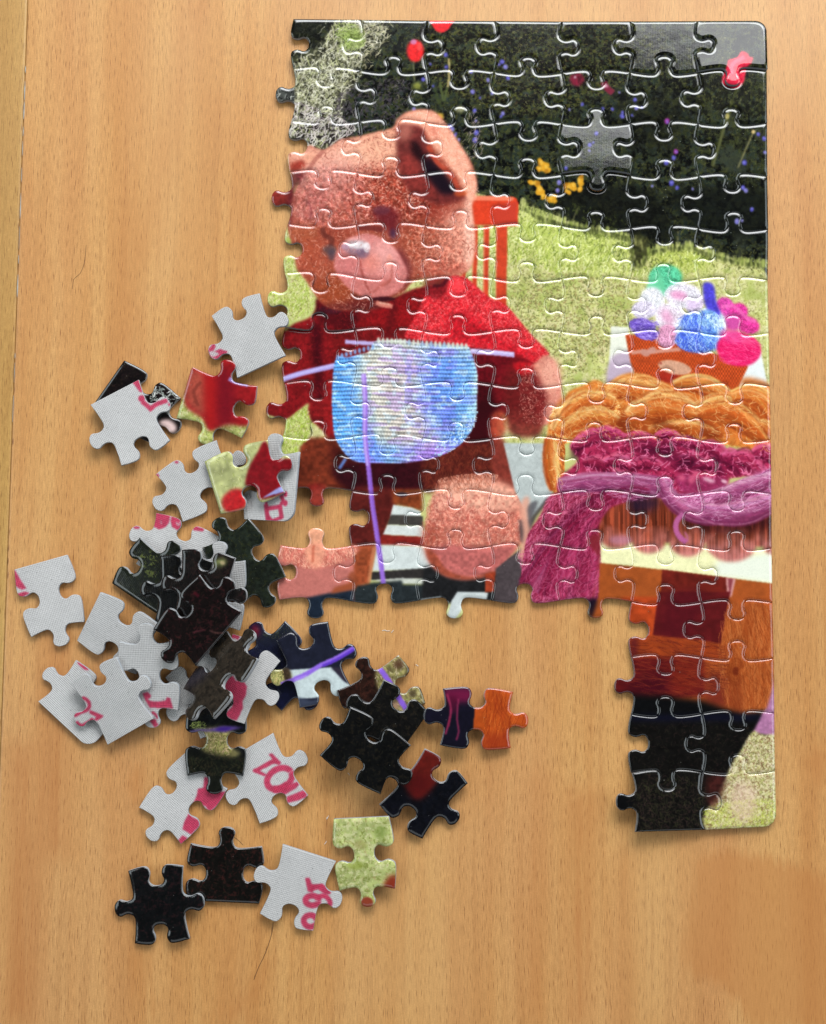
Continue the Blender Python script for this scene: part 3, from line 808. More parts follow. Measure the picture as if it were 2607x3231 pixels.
    rh = c.fill(hand, (204, 124, 104), 2, 1, True, .12, 5)
    c.fill(q(4, [(-80, 1260), (60, 1230), (120, 1260), (190, 1380), (195, 1480), (120, 1600), (-90, 1560)]), (104, 26, 26), 5, .95, True, .2)
    c.fill(q(4, [(-40, 1190), (70, 1180), (90, 1240), (0, 1260)]), (196, 22, 32), 3, .9, True, .2)
    c.fill(q(4, [(-60, 1500), (120, 1540), (160, 1600), (130, 1680), (0, 1690), (-80, 1640)]), (112, 36, 32), 4, .9, True, .2)
    c.ell((1736 + 215, 1302 + 1270), (70, 120), (224, 156, 132), .85, 0, .7); c.ell((1736 + 235, 1302 + 1480), (50, 110), (206, 130, 110), .7, 0, .8)
    c.hairs(rh, 500, (2, 6), 80, [(230, 160, 140), (180, 96, 84)], .4, 1, 60)
    # ---- trousers and feet
    c.fill(q(5, [(290, 290), (520, 300), (620, 400), (620, 640), (560, 660), (390, 630), (330, 640), (170, 640), (215, 430), (240, 330)]), (112, 44, 26), 3, 1, True, .22, 5)
    c.fill(q(5, [(440, 330), (600, 440), (640, 660), (560, 660), (480, 560)]), (62, 18, 18), 7, .85, True, .2)
    c.fill(q(5, [(285, 620), (410, 620), (400, 760), (290, 760)]), (134, 34, 30), 3, .9, True, .15)
    c.fill(q(5, [(480, 470), (1240, 440), (1300, 560), (1180, 640), (880, 650), (600, 660)]), (50, 12, 20), 5, .95, True, .2)
    c.fill(q(5, [(1080, 440), (1380, 320), (1560, 290), (1640, 360), (1720, 620), (1560, 660), (1300, 600), (1100, 660)]), (92, 34, 24), 5, .95, True, .25, 5)
    c.hairs(q(5, [(1080, 440), (1380, 320), (1560, 290), (1560, 560), (1300, 600), (1100, 640)]), 900, (3, 8), 100, [(126, 56, 36), (70, 20, 20)], .4, 1, 30)
    c.fill(q(5, [(1560, 290), (1640, 330), (1720, 610), (1700, 650), (1560, 560)]), (128, 50, 40), 3, .9, True, .15)
    c.fill(q(5, [(1440, 60), (1550, 40), (1560, 290), (1380, 310), (1400, 200)]), (54, 8, 16), 4, .85)
    c.fill(q(5, [(1540, 140), (1620, 100), (1640, 230), (1600, 290), (1540, 290)]), (170, 66, 44), 4, .9, True, .2)
    # seat slats and legs below the knitting
    c.fill(q(5, [(580, 650), (880, 640), (890, 760), (830, 900), (800, 1010), (575, 1020)]), (92, 30, 26), 3, 1, True, .18, 5)
    c.fill(q(5, [(860, 640), (1070, 640), (1070, 790), (870, 740)]), (128, 58, 28), 3, 1, False, .2, 5)
    c.ell((930, 2712 + 675), (40, 16), (30, 30, 60), .7)
    c.fill(q(5, [(870, 745), (1000, 765), (1060, 790), (1060, 830), (850, 825)]), (196, 202, 196), 1, 1, False, .04)
    c.fill(q(5, [(855, 812), (1075, 822), (1075, 890), (830, 882)]), (66, 62, 56), 1, 1, False, .1)
    c.fill(q(5, [(830, 882), (1075, 890), (1080, 965), (800, 950)]), (196, 200, 194), 1, 1, False, .04)
    c.fill(q(5, [(800, 950), (1090, 965), (1090, 1030), (740, 1020)]), (132, 34, 28), 1, 1, False, .12)
    c.fill(q(5, [(860, 1020), (1090, 1030), (1160, 1190), (720, 1200), (760, 1020)]), (194, 200, 196), 2, 1, False, .04)
    c.fill(q(5, [(720, 1205), (1080, 1178), (1190, 1190), (1180, 1250), (720, 1260)]), (50, 46, 44), 1, 1, False, .12)
    c.fill(q(5, [(715, 1262), (930, 1245), (1080, 1250), (1080, 1290), (930, 1285)]), (190, 192, 184), 1, .9, False, .05)
    c.fill(q(5, [(575, 1290), (930, 1262), (935, 1290), (1180, 1290), (1180, 1430), (575, 1430)]), (40, 46, 48), 2, 1, False, .15)
    c.fill(q(5, [(575, 1020), (755, 1030), (705, 1285), (620, 1300), (575, 1350)]), (148, 68, 38), 2, 1, False, .2, 5)
    c.fill(q(5, [(725, 1040), (755, 1030), (712, 1275), (690, 1275)]), (196, 120, 80), 1, .7, False)
    # right foot
    c.fill(q(5, [(1080, 1170), (1736, 1100), (1736, 1420), (1060, 1420)]), (32, 32, 33), 2, 1, False, .2)
    foot = q(5, [(1190, 620), (1140, 700), (1100, 850), (1080, 980), (1090, 1060), (1140, 1160), (1250, 1235), (1400, 1250), (1560, 1205), (1690, 1080), (1790, 960), (1800, 880), (1770, 740), (1700, 640), (1600, 590), (1500, 570), (1300, 580)])
    rf = c.fill(foot, (198, 112, 92), 3, 1, True, .10, 5)
    c.fill(q(5, [(1190, 620), (1300, 580), (1500, 570), (1700, 640), (1740, 760), (1500, 800), (1260, 760), (1150, 800)]), (226, 160, 134), 8, .9, True, .06)
    c.fill(q(5, [(1080, 900), (1180, 900), (1200, 1100), (1150, 1150), (1090, 1060)]), (156, 70, 50), 8, .8, True, .1)
    c.fill(q(5, [(1110, 1060), (1250, 1010), (1500, 1040), (1700, 1010), (1690, 1080), (1560, 1205), (1400, 1250), (1250, 1235), (1150, 1170)]), (176, 90, 86), 4, .9, True, .06)
    c.fill(q(5, [(1100, 1060), (1160, 1080), (1240, 1190), (1400, 1240), (1540, 1200), (1560, 1215), (1400, 1255), (1230, 1235), (1130, 1150)]), (150, 66, 42), 2, .8)
    c.hairs(q(5, [(1150, 660), (1400, 740), (1760, 820), (1740, 1000), (1500, 1010), (1100, 1020), (1090, 860)]), 1900, (3, 8), 100, [(226, 150, 128), (176, 84, 70), (240, 176, 152), (160, 70, 60)], .42, 1, 50)
    c.hairs(q(5, [(1190, 570), (1500, 530), (1600, 560), (1500, 640), (1200, 680)]), 600, (4, 9), -100, [(196, 116, 90), (232, 168, 142), (150, 76, 54)], .5, 1, 30)
    c.mult(foot[:], .13, 5); c.blotch(q(5, [(1180, 700), (1740, 700), (1740, 980), (1100, 1000)]), (168, 78, 66), .60, 5, .5)
    c.fill(q(5, [(1270, 1400), (1310, 1340), (1520, 1345), (1510, 1395), (1360, 1400), (1330, 1480), (1270, 1560), (1240, 1500)]), (186, 192, 190), 1, 1, False, .04)
    c.fill(q(5, [(1060, 1390), (1200, 1370), (1190, 1392), (1060, 1410)]), (176, 184, 184), 1, .9, False)
    c.fill(q(5, [(1500, 1220), (1575, 1200), (1560, 1340), (1500, 1345)]), (160, 60, 34), 1, 1, False, .15)
    c.fill(q(5, [(1575, 1180), (1750, 1040), (1760, 1420), (1560, 1420)]), (74, 64, 66), 1, 1, False, .12)
    # paved strip
    c.fill(q(5, [(1625, 320), (1960, 325), (1960, 680), (1800, 850), (1780, 900), (1770, 780), (1700, 640)]), (170, 176, 172), 1, 1, False, .06)
    c.fill([(1740, 3700), (1730, 3560), (1800, 3560), (1920, 3410), (1940, 3420), (1850, 3540), (1800, 3650), (1780, 3750)], (64, 56, 60), 2, .9, False)
    c.fill(q(5, [(1736, 760), (1800, 700), (1800, 1040), (1780, 1100), (1720, 1110), (1760, 950)]), (214, 150, 126), 3, .9)
    c.fill(q(5, [(1790, 760), (1860, 720), (1820, 840), (1806, 900)]), (80, 76, 80), 2, .8)
    # ---- left lower toe piece
    c.fill(q(5, [(70, 1020), (600, 1020), (600, 1430), (70, 1430)]), (184, 104, 94), 2, 1, False, .06)
    c.fill(q(5, [(80, 1020), (600, 1020), (590, 1100), (430, 1170), (230, 1170), (100, 1120)]), (200, 110, 94), 3, 1, True, .16, 4)
    c.hairs(q(5, [(90, 1030), (590, 1030), (560, 1120), (300, 1180), (120, 1130)]), 500, (4, 10), 80, [(232, 164, 136), (176, 80, 66), (240, 180, 150)], .5, 1, 35)
    c.fill(q(5, [(280, 900), (400, 900), (400, 1100), (340, 1180), (270, 1100)]), (222, 144, 114), 4, .9, True, .12)
    c.line(q(5, [(325, 1020), (322, 1090), (318, 1140)]), 1.0, (180, 80, 56), .6)
    c.fill(q(5, [(280, 1380), (430, 1350), (600, 1320), (600, 1440), (410, 1440), (400, 1600), (270, 1600), (270, 1400)]), (30, 40, 54), 2, 1, False, .1)
    c.fill(q(5, [(470, 1310), (600, 1270), (600, 1325), (440, 1355)]), (150, 72, 40), 2, .9, False)
    c.fill(q(5, [(560, 1240), (600, 1200), (620, 1280), (600, 1330)]), (146, 70, 40), 2, .8)
    # left lawn strip beside the leg and sleeve
    c.fill(q(3, [(110, 430), (180, 440), (215, 560), (300, 690), (340, 770), (310, 870), (200, 920), (110, 960), (-20, 800), (-20, 700)]), (178, 186, 108), 2, 1, True, .06)
    c.fill(q(3, [(120, 340), (150, 330), (175, 350), (140, 370)]), (170, 184, 90), 1, .9)
    lawn_texture(c, q(3, [(110, 440), (180, 450), (240, 600), (330, 740), (290, 860), (130, 900), (0, 780), (0, 700)]), 900, green=.4)
    c.fill(q(5, [(120, 180), (190, 130), (290, 50), (275, 130), (300, 190), (290, 290), (230, 340), (220, 430), (170, 640), (140, 650), (90, 470), (90, 280)]), (180, 190, 110), 2, 1, True, .06)
    lawn_texture(c, q(5, [(120, 190), (280, 80), (290, 290), (220, 360), (200, 500), (150, 630), (100, 470), (100, 280)]), 700, green=.7)
    # ---- head
    head = [(155, 1060), (180, 1042), (240, 1020), (300, 1000), (350, 1020), (395, 1030), (450, 1000), (520, 955), (640, 935), (760, 905), (860, 880), (885, 850), (905, 815), (960, 775), (1080, 752), (1160, 775), (1215, 830),
            (1260, 890), (1310, 980), (1370, 1060), (1415, 1140), (1442, 1250), (1425, 1330), (1410, 1420), (1425, 1560), (1430, 1700), (1400, 1830), (1340, 1875), (1240, 1890), (1120, 1900), (1000, 1930), (940, 2000),
            (860, 2040), (760, 2110), (600, 2125), (470, 2120), (380, 2080), (330, 2010), (270, 1920), (215, 1850), (195, 1740), (170, 1640), (150, 1560), (150, 1450), (190, 1330), (230, 1230), (170, 1180), (155, 1120)]
    rhd = c.fill(head, (164, 78, 58), 2, 1, True, .10, 5)
    hs = rhd
    E = lambda x, y, rx, ry, col, a=.8, rot=0, soft=.9: c.ell((x, y), (rx, ry), col, a, rot, soft, clip=hs)
    E(560, 1080, 430, 170, (228, 166, 140), 1, -12)
    E(800, 1000, 200, 120, (224, 160, 128), .9, -10)
    E(420, 1220, 240, 130, (206, 138, 124), .85)
    E(320, 1420, 150, 200, (176, 96, 88), .9, 15)
    E(640, 1350, 200, 140, (178, 92, 80), .8)
    E(880, 1330, 230, 160, (150, 58, 40), .9)
    E(860, 1460, 260, 140, (150, 62, 46), .8)
    E(560, 1500, 180, 60, (150, 70, 56), .7)
    E(1180, 1450, 180, 120, (138, 46, 34), .9, 10)
    E(1150, 1560, 160, 80, (150, 66, 50), .7)
    E(1320, 1660, 130, 240, (224, 150, 126), .95)
    E(1400, 1560, 50, 300, (238, 180, 156), .9)
    E(1180, 1700, 130, 120, (196, 112, 92), .7)
    E(1060, 1640, 120, 130, (150, 66, 44), .8, 0)
    E(1200, 1830, 160, 50, (176, 80, 64), .8)
    E(300, 1700, 140, 160, (164, 72, 48), .9)
    E(260, 1590, 120, 60, (160, 80, 50), .7)
    E(470, 1600, 120, 60, (140, 56, 40), .7)
    E(470, 2000, 220, 130, (144, 62, 34), .95)
    E(760, 2080, 200, 80, (96, 26, 22), .9)
    E(950, 1950, 120, 60, (134, 56, 36), .9)
    E(640, 2110, 260, 40, (84, 26, 30), .7)
    c.hairs(hs, 7600, (2, 6), 60, [(196, 120, 98), (140, 56, 42), (214, 146, 122), (124, 44, 34)], .26, 1, 90)
    c.hairs([(640, 1130), (1080, 1100), (1120, 1400), (1000, 1500), (700, 1500), (600, 1300)], 1500, (2, 5), 60, [(222, 150, 130), (120, 30, 20), (196, 110, 90), (106, 24, 18)], .45, 1, 90)
    c.hairs([(230, 1180), (620, 1180), (700, 1500), (340, 1560), (220, 1500)], 1500, (2, 6), 60, [(222, 150, 140), (140, 60, 56), (206, 130, 120)], .35, 1, 90)
    c.hairs([(1000, 1560), (1330, 1560), (1340, 1800), (1080, 1840), (960, 1760)], 1400, (2, 6), 80, [(230, 160, 132), (134, 56, 40), (206, 122, 98)], .38, 1, 70)
    c.fill([(165, 1190), (270, 1190), (200, 1300), (175, 1440), (160, 1560), (140, 1500), (150, 1300)], (96, 34, 40), 4, .85, True, .2)
    c.fill([(165, 1130), (240, 1100), (265, 1140), (180, 1165)], (178, 62, 42), 4, .8)
    E(300, 1080, 60, 40, (220, 150, 120), .8)
    c.mult([(230, 1180), (640, 1150), (1080, 1150), (1100, 1480), (700, 1500), (340, 1560), (220, 1500)], .20, 5)
    c.mult([(640, 1200), (1050, 1160), (1080, 1400), (1000, 1480), (700, 1480)], .14, 3.6)
    c.mult([(960, 1560), (1340, 1500), (1380, 1800), (1080, 1860)], .16, 4)
    c.mult(head, .07, 3)
    c.hairs([(560, 1200), (1050, 1160), (1080, 1400), (1000, 1480), (640, 1480)], 240, (3, 6), 60, [(236, 170, 150), (104, 22, 14), (216, 130, 104)], .6, 2, 90)
    c.line([(395, 1034), (340, 1090), (300, 1150), (275, 1195)], 1.6, (150, 76, 66), .55)
    c.fill([(170, 1150), (200, 1110), (250, 1095), (262, 1125), (230, 1160), (180, 1175)], (140, 46, 36), 3, .8, True, .2)
    c.fill([(150, 1040), (230, 1030), (290, 1010), (300, 1050), (230, 1085), (165, 1100)], (226, 160, 134), 5, .75, True, .1)
    c.hairs(head, 900, (4, 10), 75, [(226, 160, 138), (128, 50, 38), (206, 130, 108)], .38, 2, 40, .6)
    # seams, eyes
    c.line([(285, 1380), (310, 1440), (300, 1500)], .7, (120, 50, 56), .6)
    c.line([(385, 1560), (400, 1610), (450, 1640), (440, 1690)], 1.8, (92, 40, 34), .7)
    c.ell((435, 1712), (50, 32), (70, 64, 70), .7, 0, .8); c.ell((450, 1745), (28, 40), (74, 62, 74), .7)
    c.fill([(760, 1420), (900, 1440), (900, 1560), (880, 1620), (850, 1625), (820, 1560), (730, 1480)], (98, 26, 34), 6, .85)
    c.ell((870, 1600), (22, 36), (50, 44, 80), .6, 0, .9); c.ell((790, 1440), (60, 30), (94, 46, 60), .6)
    c.line([(620, 1560), (700, 1560), (800, 1575)], 2.0, (96, 34, 34), .7)
    # right ear
    c.fill([(905, 870), (960, 830), (1060, 850), (1110, 1000), (1200, 1170), (1290, 1290), (1370, 1330), (1340, 1370), (1180, 1400), (1020, 1330), (940, 1240), (900, 1080), (890, 950)], (104, 38, 36), 4, .95, True, .2)
    c.fill([(890, 840), (960, 775), (1080, 752), (1160, 775), (1260, 890), (1370, 1060), (1442, 1250), (1420, 1380), (1360, 1330), (1330, 1240), (1250, 1130), (1150, 1010), (1080, 880), (960, 850)], (228, 156, 128), 3, 1, True, .08)
    c.fill([(1000, 960), (1050, 990), (1090, 1080), (1060, 1110), (1000, 1060)], (30, 10, 16), 4, .9)
    c.fill([(1080, 1080), (1170, 1130), (1290, 1280), (1290, 1330), (1180, 1320), (1090, 1200)], (24, 14, 26), 5, .95)
    c.fill([(930, 1060), (1010, 1080), (1080, 1200), (1180, 1340), (1010, 1320), (930, 1200)], (132, 46, 40), 6, .8, True, .25)
    c.line([(1110, 1000), (1170, 1110), (1270, 1200), (1320, 1310)], 1.6, (180, 66, 44), .8); c.ell((1330, 1325), (45, 22), (184, 74, 36), .8, 0, .7)
    c.ell((1150, 900), (36, 60), (204, 110, 88), .7, -30, .8); c.ell((950, 900), (50, 70), (200, 120, 100), .6, 20, .8)
    c.hairs([(900, 830), (1080, 750), (1260, 880), (1442, 1250), (1420, 1360), (1250, 1130), (1060, 860)], 900, (2, 6), 50, [(244, 186, 160), (206, 124, 98)], .4, 1, 60)
    for k in range(120):   # woolly outline
        i = rng.randint(30, len(head)); x, y = head[i % len(head)]
        if y < 1750 and (x > 1000 or y < 1000):
            c.ell((x + rng.uniform(-30, 30), y + rng.uniform(-22, 22)), (rng.uniform(5, 10), rng.uniform(5, 10)), (232, 168, 142), .5)
    # muzzle and nose
    mz = [(470, 1840), (480, 1740), (540, 1650), (640, 1608), (720, 1605), (800, 1640), (880, 1700), (930, 1780), (965, 1860), (940, 1960), (860, 2020), (740, 2040), (640, 2020), (540, 1950)]
    c.fill([(900, 1690), (985, 1800), (985, 1900), (920, 1990), (900, 1850)], (96, 36, 44), 5, .7)
    rm = c.fill(mz, (196, 112, 106), 2, 1, True, .05, 6)
    c.ell((800, 1760), (110, 130), (222, 154, 146), .8, 20, .9, clip=rm); c.ell((560, 1860), (90, 110), (190, 104, 100), .7, 0, .9, clip=rm); c.ell((720, 1950), (170, 70), (188, 104, 96), .7, 0, .9, clip=rm)
    c.ell((600, 1660), (90, 40), (228, 166, 156), .8, 0, .9, clip=rm); c.ell((720, 1800), (70, 60), (206, 112, 94), .6, 0, .9, clip=rm)
    c.ell((620, 1700), (84, 50), (130, 104, 118), .85, 0, .6); c.ell((660, 1735), (44, 36), (112, 86, 108), .7); c.ell((625, 1678), (70, 26), (214, 204, 204), .9, 0, .6); c.ell((540, 1690), (26, 20), (170, 130, 146), .8); c.ell((690, 1695), (22, 34), (220, 208, 208), .8)
    c.line([(640, 1770), (655, 1860), (690, 1960), (715, 2010)], .8, (150, 66, 58), .75); c.line([(790, 1960), (850, 1920), (865, 1790)], .7, (158, 72, 60), .6); c.line([(730, 2005), (790, 1950), (860, 1915)], .7, (158, 72, 60), .5)
    c.mult(mz, .06, 4); c.hairs(rm, 260, (3, 7), 100, [(226, 160, 152), (170, 86, 80)], .3, 1, 60)
    c.ell((845, 1790), (22, 50), (226, 140, 120), .5)
    c.ell((805, 2048), (80, 16), (50, 14, 24), .85, 0, .5)
    c.line([(752, 2070), (800, 2090), (866, 2098)], 1.6, (206, 122, 104), .9); c.line([(770, 2072), (850, 2084)], .5, (236, 190, 160), .7)
    # ---- knitting with needles and yarn
    c.line([(540, 2340), (650, 2348), (780, 2355)], 1.5, (172, 156, 204), 1)
    c.line([(110, 2600), (250, 2555), (490, 2500)], 2.0, (160, 146, 206), 1); c.line([(110, 2592), (480, 2494)], .5, (196, 186, 226), .7)
    kn = [(478, 2455), (560, 2448), (640, 2425), (700, 2410), (745, 2340), (830, 2330), (920, 2322), (1010, 2345), (1200, 2360), (1370, 2372), (1400, 2400), (1425, 2470), (1447, 2560), (1446, 2700), (1436, 2860), (1405, 2950), (1340, 3035),
          (1250, 3095), (1150, 3135), (1000, 3165), (870, 3172), (690, 3170), (590, 3150), (515, 3080), (468, 2980), (452, 2800), (452, 2650)]
    rk = c.mask(kn, 1)
    sl, m = rk
    h, w = m.shape
    yy, xx = np.mgrid[0:h, 0:w]
    Qc = lambda x, y: main_tf(nat('q', [(x, y)]))[0] - np.array([sl[1].start, sl[0].start])
    X0, Y0 = Qc(450, 2330); X1, Y1 = Qc(1446, 3172)
    u = (xx - X0) / (X1 - X0); v = (yy - Y0) / (Y1 - Y0)
    u2 = u + 0.05 * (vnoise(h, w, 9) - .5) + 0.06 * (vnoise(h, w, 40) - .5)
    pal = np.array([(80, 150, 222), (92, 146, 214), (150, 172, 184), (188, 184, 170), (190, 178, 168), (176, 164, 176), (136, 148, 200), (96, 134, 208), (88, 132, 210), (112, 160, 212), (164, 200, 208)], float) / 255
    def shade(cu, lo=pal):
        cu = np.clip(cu, 0, 1) * (len(lo) - 1)
        i = np.minimum(cu.astype(int), len(lo) - 2); f = (cu - i)[..., None]
        return lo[i] * (1 - f) + lo[i + 1] * f
    cu = np.interp(u2, [0, .13, .19, .27, .45, .52, .60, .75, .93, 1.0], [0, .1, .2, .33, .42, .48, .62, .76, .88, 1.0])
    sh_ = np.clip((v - .45) / .4, 0, 1) * .13
    cu = np.interp(u2 - sh_ * (u2 > .15) * (u2 < .80), [0, .13, .19, .27, .45, .52, .60, .75, .93, 1.0], [0, .1, .2, .33, .42, .48, .62, .76, .88, 1.0])
    colr = shade(cu)
    lowb = np.clip((v - .80) / .1, 0, 1)[..., None]
    colr = colr * (1 - lowb * .75) + lowb * .75 * shade(u2 * 1.0, np.array([(110, 150, 220), (110, 140, 220), (90, 120, 226), (90, 150, 222), (130, 110, 210), (150, 96, 200), (130, 120, 200), (150, 180, 206)], float) / 255)
    top = np.clip(1 - np.abs(v - .05) / .12, 0, 1)[..., None] * (u[..., None] > .25)
    colr = colr * (1 - top * .6) + top * .6 * np.array([.68, .72, .68])
    # purple rows
    pr = (vnoise(h, w, 24, 8) > .66) & (u > .24) & (u < .85)
    colr = np.where(pr[..., None], colr * .6 + .4 * np.array([.56, .42, .74]), colr)
    pr2 = (vnoise(h, w, 16, 9) > .64) & (u > .5)
    colr = np.where(pr2[..., None], colr * .65 + .35 * np.array([.42, .40, .82]), colr)
    # garter-stitch rows: each a band with little bumps
    row = yy / 7.4 + 0.35 * np.sin(xx / 47.0) + 0.12 * (vnoise(h, w, 12) - .5)
    st = np.sin(row * 2 * math.pi) * (0.65 + 0.35 * np.sin(xx * 2 * math.pi / 5.4 + np.floor(row) * 2.4 + 2.5 * vnoise(h, w, 14)))
    k = 1.0 + .34 * st + .17 * (vnoise(h, w, 3.2) - .5) + .22 * (vnoise(h, w, 9) - .5)
    wl = ((vnoise(h, w, 9, 5) > .71) & (u < .93))[..., None]
    colr = np.where(wl, colr * .45 + .55 * np.array([.68, .76, .80]), colr)
    colr = colr * k[..., None]
    A[sl] = A[sl] * (1 - m[..., None]) + np.clip(colr, 0, 1) * m[..., None]
    for x in np.arange(770, 1390, 30):     # cast-on loops along the needle
        yb = np.interp(x, [770, 1000, 1390], [2335, 2350, 2378]); c.ell((x, yb - 4), (11, 22), (196, 204, 186) if rng.rand() < .6 else (150, 180, 200), .9, 0, .4)
    for x in np.arange(490, 740, 30):
        yb = np.interp(x, [490, 740], [2450, 2380]); c.ell((x, yb - 6), (10, 18), (120, 160, 214), .9, 0, .4)
    c.hairs([(1300, 2900), (1440, 2800), (1420, 2950), (1340, 3040), (1180, 3130), (1160, 3060)], 160, (2, 4), 30, [(206, 224, 224), (150, 196, 214)], .7, 2, 90)
    c.line([(1400, 2405), (1550, 2415), (1700, 2430)], 1.9, (176, 160, 206), 1); c.line([(1400, 2398), (1560, 2408), (1695, 2422)], .5, (214, 206, 232), .8)
    c.line([(668, 2560), (678, 2740), (678, 2990), (700, 3190), (728, 3460), (752, 3620), (790, 3890), (805, 4010)], 1.7, (146, 100, 204), .95)
    c.line([(664, 2560), (674, 2740), (674, 2990), (694, 3190)], .7, (196, 176, 226), .7)
    c.line([(712, 3210), (735, 3450), (765, 3630), (800, 3900)], .5, (112, 66, 170), .6)
    c.line([(500, 3210), (520, 3180), (545, 3140)], 1.2, (90, 130, 200), .8)
    # ---- table with yarns (right)
    card = q(4, [(625, 932), (742, 938), (775, 1300), (800, 1330), (600, 1330), (612, 1180)])
    c.fill(card, (214, 214, 196), 1, 1, False, .03); c.fill(q(4, [(618, 1160), (700, 1110), (760, 1120), (775, 1330), (600, 1330)]), (170, 146, 168), 3, .85, True)
    c.fill(q(4, [(1540, 1210), (1650, 1100), (1720, 1450), (1460, 1390)]), (212, 216, 212), 1, 1, False, .03)
    rbk = c.fill(q(4, [(722, 984), (820, 995), (1250, 1090), (1420, 1150), (1565, 1205), (1525, 1290), (1485, 1380), (1300, 1380), (1100, 1370), (800, 1280), (760, 1180), (740, 1080)]), (208, 78, 32), 1, 1, False, .08)
    sl, m = rbk
    yy, xx = np.mgrid[0:m.shape[0], 0:m.shape[1]]
    wv = .86 + .20 * np.sign(np.sin(xx * 2 * math.pi / 5.2 + (yy // 4) * math.pi)) * np.sin(yy * 2 * math.pi / 4.2)
    A[sl] = A[sl] * (1 + (wv[..., None] - 1) * m[..., None])
    c.fill(q(4, [(950, 1260), (1060, 1225), (1120, 1400), (960, 1400)]), (150, 36, 24), 3, .9, True, .15)
    c.line(q(4, [(765, 1115), (840, 1105), (900, 1110), (980, 1100), (1100, 1090)]), 1.4, (196, 136, 118), .9); c.ell((1736 + 860, 1302 + 1115), (34, 24), (186, 128, 112), .95, 20, .4); c.ell((1736 + 905, 1302 + 1095), (30, 20), (190, 134, 120), .9, -20, .4)
    c.ell((1736 + 1062, 1302 + 1215), (116, 46), (204, 150, 120), 1, 12, .15, mod=.1); c.ell((1736 + 965, 1302 + 1185), (8, 7), (150, 50, 40), 1)
    c.line(q(4, [(790, 1165), (880, 1175), (960, 1185)]), .4, (150, 60, 30), .6)
    B = lambda x, y, rx, ry, col, rot=0, soft=.25: ball(c, 1736 + x, 1302 + y, rx, ry, col, rot, soft)
    B(1000, 600, 112, 88, (78, 182, 134)); B(990, 660, 60, 66, (84, 186, 140)); 
    c.fill(q(4, [(868, 680), (900, 600), (960, 560), (1000, 720), (940, 700)]), (98, 190, 142), 2, .9)
    B(1440, 860, 110, 80, (206, 40, 128), 30); B(1560, 920, 85, 55, (214, 44, 130), 20); B(1400, 800, 60, 66, (204, 60, 150)); B(1500, 830, 60, 55, (216, 44, 136))
    c.line(q(4, [(1380, 800), (1470, 800), (1560, 880), (1620, 900)]), 1.4, (236, 110, 176), .6)
    B(1190, 770, 66, 70, (206, 186, 216)); B(1310, 900, 110, 86, (196, 206, 216), 20)
    c.fill(q(4, [(1255, 650), (1290, 632), (1330, 660), (1345, 760), (1375, 850), (1340, 880), (1270, 790)]), (72, 62, 190), 2, 1, True, .2, 3)
    B(1120, 720, 126, 82, (222, 208, 222)); B(905, 760, 84, 96, (226, 222, 226)); B(850, 820, 80, 60, (206, 194, 214)); B(1030, 870, 100, 100, (224, 204, 218))
    c.ell((1736 + 1090, 1302 + 720), (60, 30), (214, 120, 168), .7, 10, .8); c.ell((1736 + 1010, 1302 + 870), (36, 60), (214, 130, 170), .7, -30, .8)
    c.ell((1736 + 1180, 1302 + 780), (40, 28), (214, 180, 220), .6)
    B(840, 930, 90, 50, (104, 76, 176), 10); B(870, 985, 80, 40, (110, 80, 182), 8); B(1010, 1000, 70, 80, (210, 138, 170), 10)
    B(1180, 920, 76, 80, (74, 108, 210)); B(1220, 1020, 150, 90, (68, 98, 206)); B(1330, 1000, 90, 80, (84, 130, 216)); B(1290, 880, 70, 60, (110, 156, 220))
    c.hairs(q(4, [(1100, 860), (1300, 830), (1400, 980), (1360, 1090), (1200, 1110), (1060, 1040)]), 420, (5, 14), 80, [(150, 190, 236), (56, 76, 190), (186, 214, 236)], .55, 1, 30, .5)
    c.hairs(q(4, [(760, 900), (940, 900), (930, 1030), (780, 990)]), 200, (5, 12), 10, [(150, 120, 214), (76, 50, 150), (176, 156, 224)], .5, 1, 25, .5)
    c.hairs(q(4, [(1260, 850), (1370, 850), (1420, 950), (1380, 1000), (1300, 900)]), 130, (4, 10), 60, [(214, 228, 226), (180, 206, 220)], .6, 1, 40, .5)
    c.ell((1736 + 1500, 1302 + 1090), (152, 115), (224, 22, 92), 1, 10, .15, mod=.06, ms=5); c.ell((1736 + 1460, 1302 + 1000), (90, 50), (222, 70, 140), .9, 10, .6); c.ell((1736 + 1560, 1302 + 1030), (60, 26), (236, 110, 150), .5, 20, .8)
    c.ell((1736 + 1465, 1302 + 900), (48, 60), (196, 76, 150), .8, 0, .5)
    c.hairs(q(4, [(1380, 1020), (1500, 980), (1640, 1040), (1630, 1150), (1500, 1200), (1360, 1160)]), 500, (4, 14), 20, [(240, 60, 120), (200, 14, 80), (246, 100, 150)], .35, 1, 20, .8)
    # orange skeins
    om = q(4, [(300, 1519), (330, 1390), (430, 1340), (520, 1300), (600, 1330), (680, 1280), (760, 1256), (850, 1262), (950, 1310), (1020, 1330), (1110, 1300), (1250, 1292), (1380, 1340), (1450, 1375), (1560, 1390), (1700, 1425), (1770, 1440)]) + \
        q(6, [(1770, 360), (1500, 350), (1250, 310), (1000, 300), (700, 300), (500, 260), (420, 310), (300, 340), (290, 640), (240, 650), (200, 560), (185, 400), (190, 250), (220, 130)])
    ro = c.fill(om, (204, 116, 46), 2, 1, True, .14, 6)
